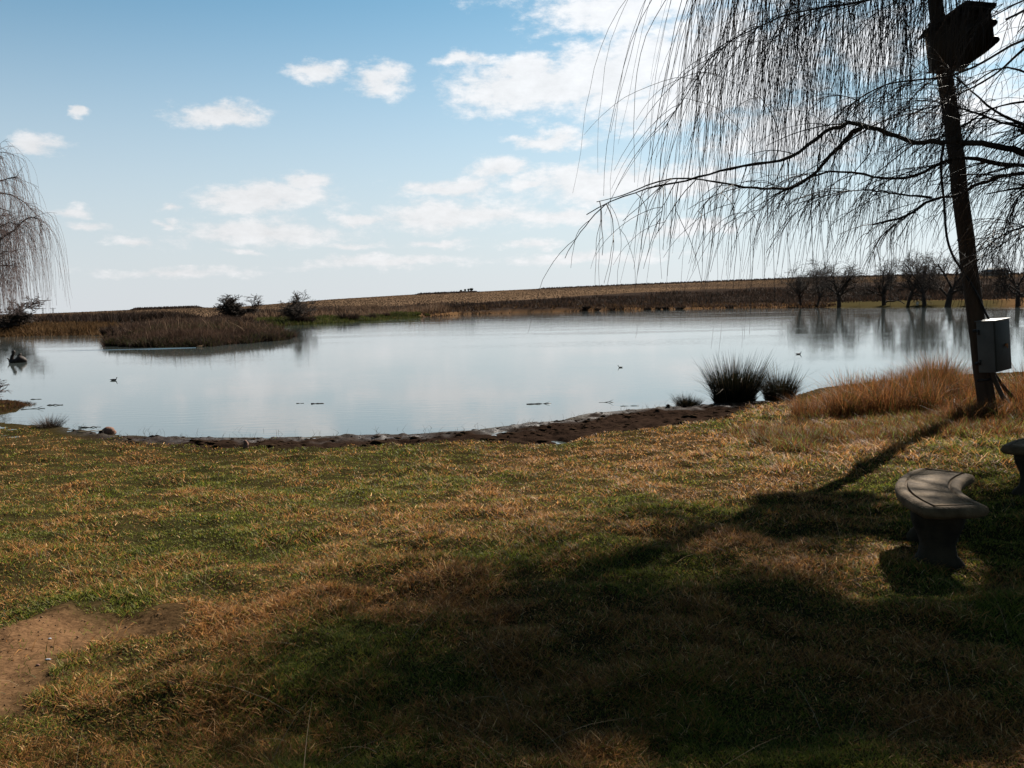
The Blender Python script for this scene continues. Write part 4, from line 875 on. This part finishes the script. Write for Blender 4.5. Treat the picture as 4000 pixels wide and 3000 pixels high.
# ------------------------------------------------------------------ vegetation of the far banks
def veg(name, parts, label, cat, mat='farveg', kind='stuff'):
    V, T, C = join(parts); o = np_mesh(name, V, [T], C, M[mat]); tag(o, label, cat, kind=kind); return o
BR = [(.042, .025, .018), (.055, .032, .022), (.030, .018, .014), (.07, .044, .028)]
OL = [(.030, .028, .010), (.024, .030, .009), (.045, .030, .016), (.028, .018, .013)]
PK = [(.12, .075, .048), (.15, .10, .065), (.09, .052, .033), (.06, .036, .022)]
GR = [(.042, .048, .010), (.060, .064, .015), (.028, .036, .009), (.066, .058, .022)]
OR = [(.080, .044, .019), (.105, .062, .028), (.058, .030, .013), (.036, .021, .011)]
DK = [(.022, .016, .013), (.030, .021, .017), (.016, .012, .009), (.042, .028, .021)]
fl = [tall_patch([(428,1353),(600,1358),(800,1355),(1000,1339),(1136,1326),(1132,1320),(1000,1333),(800,1349),(600,1352),(440,1348)], 9000, .25, .75, .05, DK + OL, WZ, .8, 3, .5, clump=1.2),  # front fringe; its dark colours paint in the shaded foot of the reeds
      tall_patch([(432,1352),(600,1357),(800,1354),(1000,1338),(1134,1325),(1132,1314),(1000,1322),(800,1334),(600,1338),(445,1338)], 16000, .45, .75, .05, BR, WZ, 1, 3, .3, clump=2.5, wfac=.8),
      tall_patch([(445,1338),(600,1340),(800,1336),(1000,1322),(1125,1315),(1080,1302),(960,1290),(700,1308),(450,1318)], 14000, .3, .95, .06, OL + BR, WZ, 1.5, 3, .4, clump=3),
      tall_patch([(440,1330),(700,1316),(960,1292),(1040,1276),(900,1264),(640,1270),(480,1290)], 22000, .35, 1.25, .08, BR + DK[:2], WZ, 3, 3, .25, clump=9)]
fl.append(tall_patch([(440,1348),(600,1354),(800,1350),(1000,1336),(1130,1322),(1040,1290),(900,1275),(480,1300)], 1500, 1.0, 1.6, .05, BR + PK, WZ, 2, 4, .25, clump=2))
veg('reeds', fl, 'brown and olive reed bed forming a low spit on the left of the pond', 'reeds', 'reed')
SP = []
SP.append(tall_patch([(-300,1630),(0,1618),(60,1606),(88,1590),(118,1580),(60,1566),(0,1562),(-120,1550),(-350,1500)], 9000, .03, .10, .012, DRY + BR, WZ, .4, 2, .9, clump=.8))
SP.append(tall_patch([(-500,1500),(-150,1500),(-40,1556),(-140,1600),(-500,1640)], 3000, .1, .4, .012, DRY, WZ, .4, 3, .6, clump=.8))
veg('spit_grass', SP, 'short brown dead grass on the little spit at the left edge', 'grass')
veg('bank_grass', [tall_patch([(-300,1318),(0,1313),(200,1309),(420,1306),(440,1290),(200,1292),(-300,1300)], 16000, .35, .95, .09, OR, -.5, 1.5, 3, .5, clump=5),
                   tall_patch([(-300,1300),(200,1292),(440,1290),(440,1275),(0,1280),(-300,1285)], 9000, .5, 1.1, .12, OR, -.4, 3, 3, .5, clump=8)],
    'orange dry grass bank along the inlet at the far left', 'grass')
veg('shore_grass', [tall_patch([(1030,1272),(1200,1267),(1400,1254),(1650,1241),(1650,1236),(1400,1247),(1200,1258),(1000,1262)], 11000, .35, 1.0, .14, GR, -.5, 2, 3, .4, clump=6)],
    'bright green grass strip along the far shore behind the reed spit', 'grass')
veg('dry_reeds', [tall_patch([(980,1256),(1200,1252),(1400,1244),(1600,1234),(1750,1228),(1700,1222),(1400,1230),(1150,1240),(900,1246)], 12000, .8, 2.0, .16, PK, -.3, 4, 3, .3, clump=10)],
    'pinkish tan dry reeds behind the green shore strip', 'reeds')
veg('shore_tussocks', [tall_patch([(1650,1240),(2000,1224),(2500,1212),(2900,1205),(3250,1202),(3250,1196),(2900,1198),(2500,1204),(2000,1216),(1650,1232)], 12000, .3, 1.1, .25, OR + BR + BR, -.5, 2, 3, .4, clump=7)],
    'low brown and orange tussock fringe along the far shore', 'grass')
# dark scrub band on the hillside: many small bushes of twiggy blades
def scrub_band():
    n = 60000; px = rs.uniform(-200, 4300, n * 2); lo = np.interp(px, [-200, 470, 480, 1100, 1250, 1776, 2500, 3000, 3500, 4300], [1278, 1272, 1268, 1240, 1234, 1218, 1203, 1194, 1176, 1164])
    hi = np.interp(px, [-200, 80, 700, 1100, 1250, 1776, 2100, 2500, 3000, 3500, 4300], [1262, 1256, 1262, 1222, 1216, 1194, 1176, 1152, 1134, 1120, 1110])
    py = lo + (hi - lo) * rs.uniform(0, 1, n * 2)
    # land points under those sight lines
    d = FW[None] + RT[None] * ((px - 2000) / FPX)[:, None] + UP[None] * ((1500 - py) / FPX)[:, None]
    az_ = np.arctan2(d[:, 0], d[:, 1]); sl_ = d[:, 2] / np.hypot(d[:, 0], d[:, 1]); rg = np.full(len(px), np.nan)
    for R_ in np.geomspace(90, 880, 160):
        z_ = height(R_ * np.sin(az_), R_ * np.cos(az_), False); hit = np.isnan(rg) & ((1.6 + sl_ * R_) < z_); rg[hit] = R_
    ok = ~np.isnan(rg); rg = rg[ok] * rs.uniform(.985, 1.015, ok.sum()); az_ = az_[ok]; x = rg * np.sin(az_); y = rg * np.cos(az_)
    k = (sdf(POND, x, y) > 6) & (rs.uniform(0, 1, len(x)) < sstep(.25, .6, fbm(x, y, 16, 3, 95)) + .12); x = x[k][:n]; y = y[k][:n]; n = len(x); z = height(x, y); r = np.hypot(x, y)
    h = (.5 + 1.5 * sstep(.4, .75, fbm(x, y, 12, 3, 96))) * rs.uniform(.5, 1.2, n); cols = np.array(DK + BR[:1]); c = cols[rs.randint(0, len(cols), n)] * rs.uniform(.7, 1.3, (n, 1))
    return blades(np.stack([x, y, z - .05], -1), h, .0011 * r * rs.uniform(.6, 1.4, n), rs.uniform(0, 2 * pi, n), rs.uniform(0, .6, n), rs.uniform(0, .5, n), c, 3)
veg('scrub', [scrub_band()], 'dark brown scrub covering the lower hillside beyond the pond', 'scrub')
# stubble on the field
n = 60000; a = rs.uniform(radians(-34), radians(34), n); r = rs.uniform(260, 890, n); x = r * np.sin(a); y = r * np.cos(a); z = height(x, y)
ppx, ppy = proj(x, y, z); scr_t = np.interp(ppx, [-500, 80, 700, 1100, 1250, 1776, 2100, 2500, 3000, 3500, 4000], [1262, 1250, 1262, 1214, 1208, 1186, 1166, 1140, 1120, 1100, 1082])
k = (ppy < scr_t) & (sdf(POND, x, y) > 20); x, y, z, r = x[k], y[k], z[k], r[k]; n = len(x)
FC = np.array([(.090, .060, .038), (.105, .070, .045), (.075, .048, .031), (.06, .04, .027)])
veg('stubble', [blades(np.stack([x, y, z - .02], -1), rs.uniform(.15, .45, n), .0012 * r, rs.uniform(0, 2 * pi, n), rs.uniform(0, .5, n), rs.uniform(0, .3, n), FC[rs.randint(0, 4, n)], 2)], 'pale maize stubble covering the long hill', 'stubble')
# crop edge strips that stand dark on the skyline
def ridge(p0, p1, h, label, n):
    px = np.linspace(p0, p1, n) + rs.uniform(-3, 3, n); X = []
    for a in px:
        py = np.interp(a, [s[0] for s in _sk], [s[1] for s in _sk]) ; d = ray(a, py); az_ = atan2(d[0], d[1]); R_ = RR - rs.uniform(2, 60); X.append((R_ * sin(az_), R_ * cos(az_)))
    X = np.array(X); z = height(X[:, 0], X[:, 1]); m = len(X)
    t = np.clip(np.minimum((px - p0), (p1 - px)) / 30, .2, 1)
    return blades(np.stack([X[:, 0], X[:, 1], z - .2], -1), h * rs.uniform(.7, 1.1, m) * t, np.full(m, 1.6), rs.uniform(0, 2 * pi, m), rs.uniform(0, .2, m), rs.uniform(0, .2, m), np.array(DK)[rs.randint(0, 4, m)] * 1.2, 2)
veg('hedgerow', [ridge(500, 800, 2.6, '', 800), ridge(1610, 1880, 2.0, '', 500), ridge(2090, 4200, 1.6, '', 2500)], 'thin dark line of standing crop along the crest of the hill', 'crop')

# separate bushes and clumps on the far shore
def far_clump(px, py, wpx, hpx, label, cols=DK, n=700, seed=0, name='shrub', group='dark shrubs and rush clumps along the far shore', lift=0):
    p = ground(px, py); r_ = np.random.RandomState(seed + 300); dist = p[1]; rx = wpx / FPX * dist * .5; hh = hpx / FPX * dist
    V, T, C = clump(n, rx * .55, hh * .45, hh * 1.15, .8 * rx / hh, .0011 * dist, cols, seed + 40)
    o = np_mesh(name, V, [T], C, M['farveg']); o.location = p; tag(o, label, 'shrub', group); return o
far_clump(440, 1316, 90, 46, 'dark rounded bush at the left end of the reed spit', n=1500, seed=1)
far_clump(1362, 1256, 85, 38, 'largest dark round bush on the green shore strip', n=1300, seed=2)
far_clump(1446, 1252, 40, 26, 'smaller dark round bush just right of the largest on the green strip', n=700, seed=3)
far_clump(1030, 1272, 55, 24, 'dark bush where the reed spit meets the green strip', n=700, seed=4)
far_clump(1175, 1262, 130, 34, 'low dark tangle at the foot of the open bare tree', n=1300, seed=5)
far_clump(1628, 1240, 16, 14, 'bright green clump, left of a pair at the far water line', GR, 300, 6)
far_clump(1668, 1238, 22, 15, 'bright green clump, right of a pair at the far water line', GR, 300, 7)
far_clump(1512, 1238, 28, 18, 'brown shrub behind the green strip, right of the round bushes', BR, 400, 8)
nmz = ['first', 'second', 'third', 'fourth', 'fifth', 'sixth', 'seventh', 'eighth', 'ninth']
for k_, (px, w_) in enumerate(((2290,34),(2335,24),(2392,26),(2424,30),(2530,34),(2572,26),(2655,44),(2850,36),(2600,30))):
    far_clump(px, np.interp(px, [2290, 2900], [1217, 1204]), w_, 16, 'small dark far-shore shrub at the water line, %s of nine from the left' % nmz[sorted([2290,2335,2392,2424,2530,2572,2655,2850,2600]).index(px)], n=350, seed=20 + k_)

# fence posts on the hillside
def post(px, py, hpx, label):
    p = ground(px, py); h = hpx / FPX * p[1]; m = MB().tube([(0, 0, -.3), (0, 0, h * .5), (.02, 0, h)], [.11, .10, .09], 8)
    o = m.build('fence_post', M['farbark'], smooth=True); o.location = p; tag(o, label, 'fence post', 'fence posts along the field edge')
post(1776, 1192, 21, 'tallest dark fence post standing alone on the field edge')
post(1382, 1212, 15, 'fence post above the large round bush')
post(1271, 1213, 17, 'fence post left of the large round bush')
post(1362, 1212, 11, 'short fence post close left of another above the round bush')
post(1221, 1210, 12, 'fence post just right of the open bare tree')

# copse on the hill crest
for k_, (px, w_, h_, lab) in enumerate(((1801, 5, 9, 'tiny tree on the crest, leftmost of four'), (1817, 5, 11, 'tiny tree on the crest, second of four'), (1830, 5, 12, 'tiny narrow tree on the crest, third of four'), (1842, 14, 14, 'widest tiny tree on the crest, rightmost of four'))):
    d = ray(px, 1143); az_ = atan2(d[0], d[1]); p = (880 * sin(az_), 880 * cos(az_)); z = H1(*p); e = empty('crest_tree', (p[0], p[1], z)); tag(e, lab, 'tree', 'trees on the hill crest')
    s = 880 / FPX; MB().tube([(0, 0, -.5), (0, 0, h_ * s * .5)], [.25, .15], 6).build('trunk', M['farbark'], e, True)
    r2 = np.random.RandomState(k_); m_ = 260; u = r2.normal(0, 1, (m_, 3)); u /= np.linalg.norm(u, axis=1)[:, None]; b = u * r2.uniform(.4, 1, (m_, 1)) * [w_ * s * .5, w_ * s * .5, h_ * s * .32] + [0, 0, h_ * s * .68]
    V, T, C = blades(b, np.full(m_, .9), np.full(m_, .6), r2.uniform(0, 6, m_), r2.uniform(0, 1, m_), r2.uniform(0, 1, m_), np.tile(C_(.03, .035, .02), (m_, 1)), 2); np_mesh('crown', V, [T], C, M['farveg'], parent=e)
rdg = [ridge(1770, 1900, 1.6, '', 200)]
# farmhouse on the crest, right
d = ray(3888, 1068); az_ = atan2(d[0], d[1]); p = (800 * sin(az_), 800 * cos(az_)); z = H1(*p); e = empty('farmhouse', (p[0], p[1], z), -az_); tag(e, 'distant grey hip roofed farmhouse on the crest right of the pole', 'house')
s = 800 / FPX; HW = 48 * s; MB().box((0, 0, 1.2), (HW * 1.7, 8, 3.6)).build('wall', M['wall'], e)
MB().add([(-HW, -5, 3), (HW, -5, 3), (HW, 5, 3), (-HW, 5, 3), (-HW * .45, 0, 6.2), (HW * .45, 0, 6.2)], [[0, 3, 2, 1], [0, 1, 5, 4], [2, 3, 4, 5]], [[1, 2, 5], [3, 0, 4]]).build('roof', M['roof'], e)
for x_ in (-.5, -.15, .2, .55): MB().box((x_ * HW, -4.03, 1.6), (1.6, .08, 1.2)).build('window', M['glassdark'], e)
# pylons beyond the left crest
for k_, (px, lab) in enumerate(((168, 'faint lattice power pylon on the horizon, left of the pair'), (208, 'faint lattice power pylon on the horizon, right of the pair'))):
    d = ray(px, 1228); az_ = atan2(d[0], d[1]); p = (1500 * sin(az_), 1500 * cos(az_)); z = -12; e = empty('power_pylon', (p[0], p[1], z), -az_); tag(e, lab, 'pylon', 'power pylons on the horizon'); s = 1500 / FPX; top = 1.6 + 24 * s - z
    m = MB()
    for sx in (-1, 1):
        for sy in (-1, 1): m.tube([(sx * 2.4, sy * 2.4, 0), (sx * .7, sy * .7, top * .7), (sx * .5, sy * .5, top)], .22, 4)
    for zz_ in np.linspace(.15, .95, 7): w_ = 2.4 - 1.8 * zz_; m.tube([(-w_, -w_, top * zz_), (w_, w_, top * (zz_ + .08))], .15, 4).tube([(w_, -w_, top * zz_), (-w_, w_, top * (zz_ + .08))], .15, 4)
    m.build('tower', M['iron'], e); MB().box((0, 0, top - .4), (20 * s, .8, .5)).box((0, 0, top - 2.4), (9 * s, .6, .35)).build('crossarm', M['iron'], e)
# picnic table and fallen limb on the far lawn
p = ground(3596, 1194); e = empty('picnic_table', p, .2); tag(e, 'pale picnic table on the far lawn between the bare willows', 'table'); M['plank'] = rough_mat('pale_planks', (.4, .36, .28), (.5, .45, .36), 3, .8, 0)
MB().box((0, 0, .76), (1.8, .8, .06)).build('table_top', M['plank'], e)
for s_ in (-1, 1):
    MB().box((0, s_ * .65, .45), (1.8, .28, .05)).build('seat', M['plank'], e)
    MB().box((s_ * .7, 0, .37), (.09, .7, .74)).box((s_ * .7, 0, .41), (.08, 1.5, .07)).build('leg', M['plank'], e)
p = at(3500, 1197, WZ); out = [np.array([(-2.2, 0, .2), (-1, 0, .9), (0, 0, .6), (1, .2, 1.0), (2.2, .3, .4), (2.6, .3, .1)])]
m = MB().tube(smooth_path(out[0], 16), np.linspace(.22, .08, 16), 7).tube([(0, 0, .6), (.6, .5, 1.4), (1.5, .8, 1.3)], [.1, .07, .04], 5)
o = m.build('fallen_limb', M['farbark'], smooth=True); o.location = (p[0], p[1] + 1.5, H1(p[0], p[1] + 1.5)); tag(o, 'arched dead limb lying by the far water beside the fourth bare willow', 'fallen limb')
# wake of the duck: low ripple ridges on the water

P = at(782, 1358, WZ); n = 60; t = np.linspace(0, 1, n)
for sg, L_, off in ((0, 8.5, -.3), (1, 3.0, -.25)):
    x_ = P[0] + off - t * L_; y_ = P[1] - sg * t * .9 + .05 * np.sin(t * 9) - .25 * t; w_ = .07 * (1 - .4 * t); hh = .022 * (1 - t) ** .5
    V = np.concatenate([np.stack([x_, y_ - w_, np.full(n, WZ - .003)], -1), np.stack([x_, y_, WZ + hh], -1), np.stack([x_, y_ + w_, np.full(n, WZ - .003)], -1)])
    i_ = np.arange(n - 1); q = np.concatenate([np.stack([i_, i_ + n, i_ + n + 1, i_ + 1], -1), np.stack([i_ + n, i_ + 2 * n, i_ + 2 * n + 1, i_ + n + 1], -1)])
    tag(np_mesh('water_ripple', V, [q], None, M['water'], True), kind='structure')
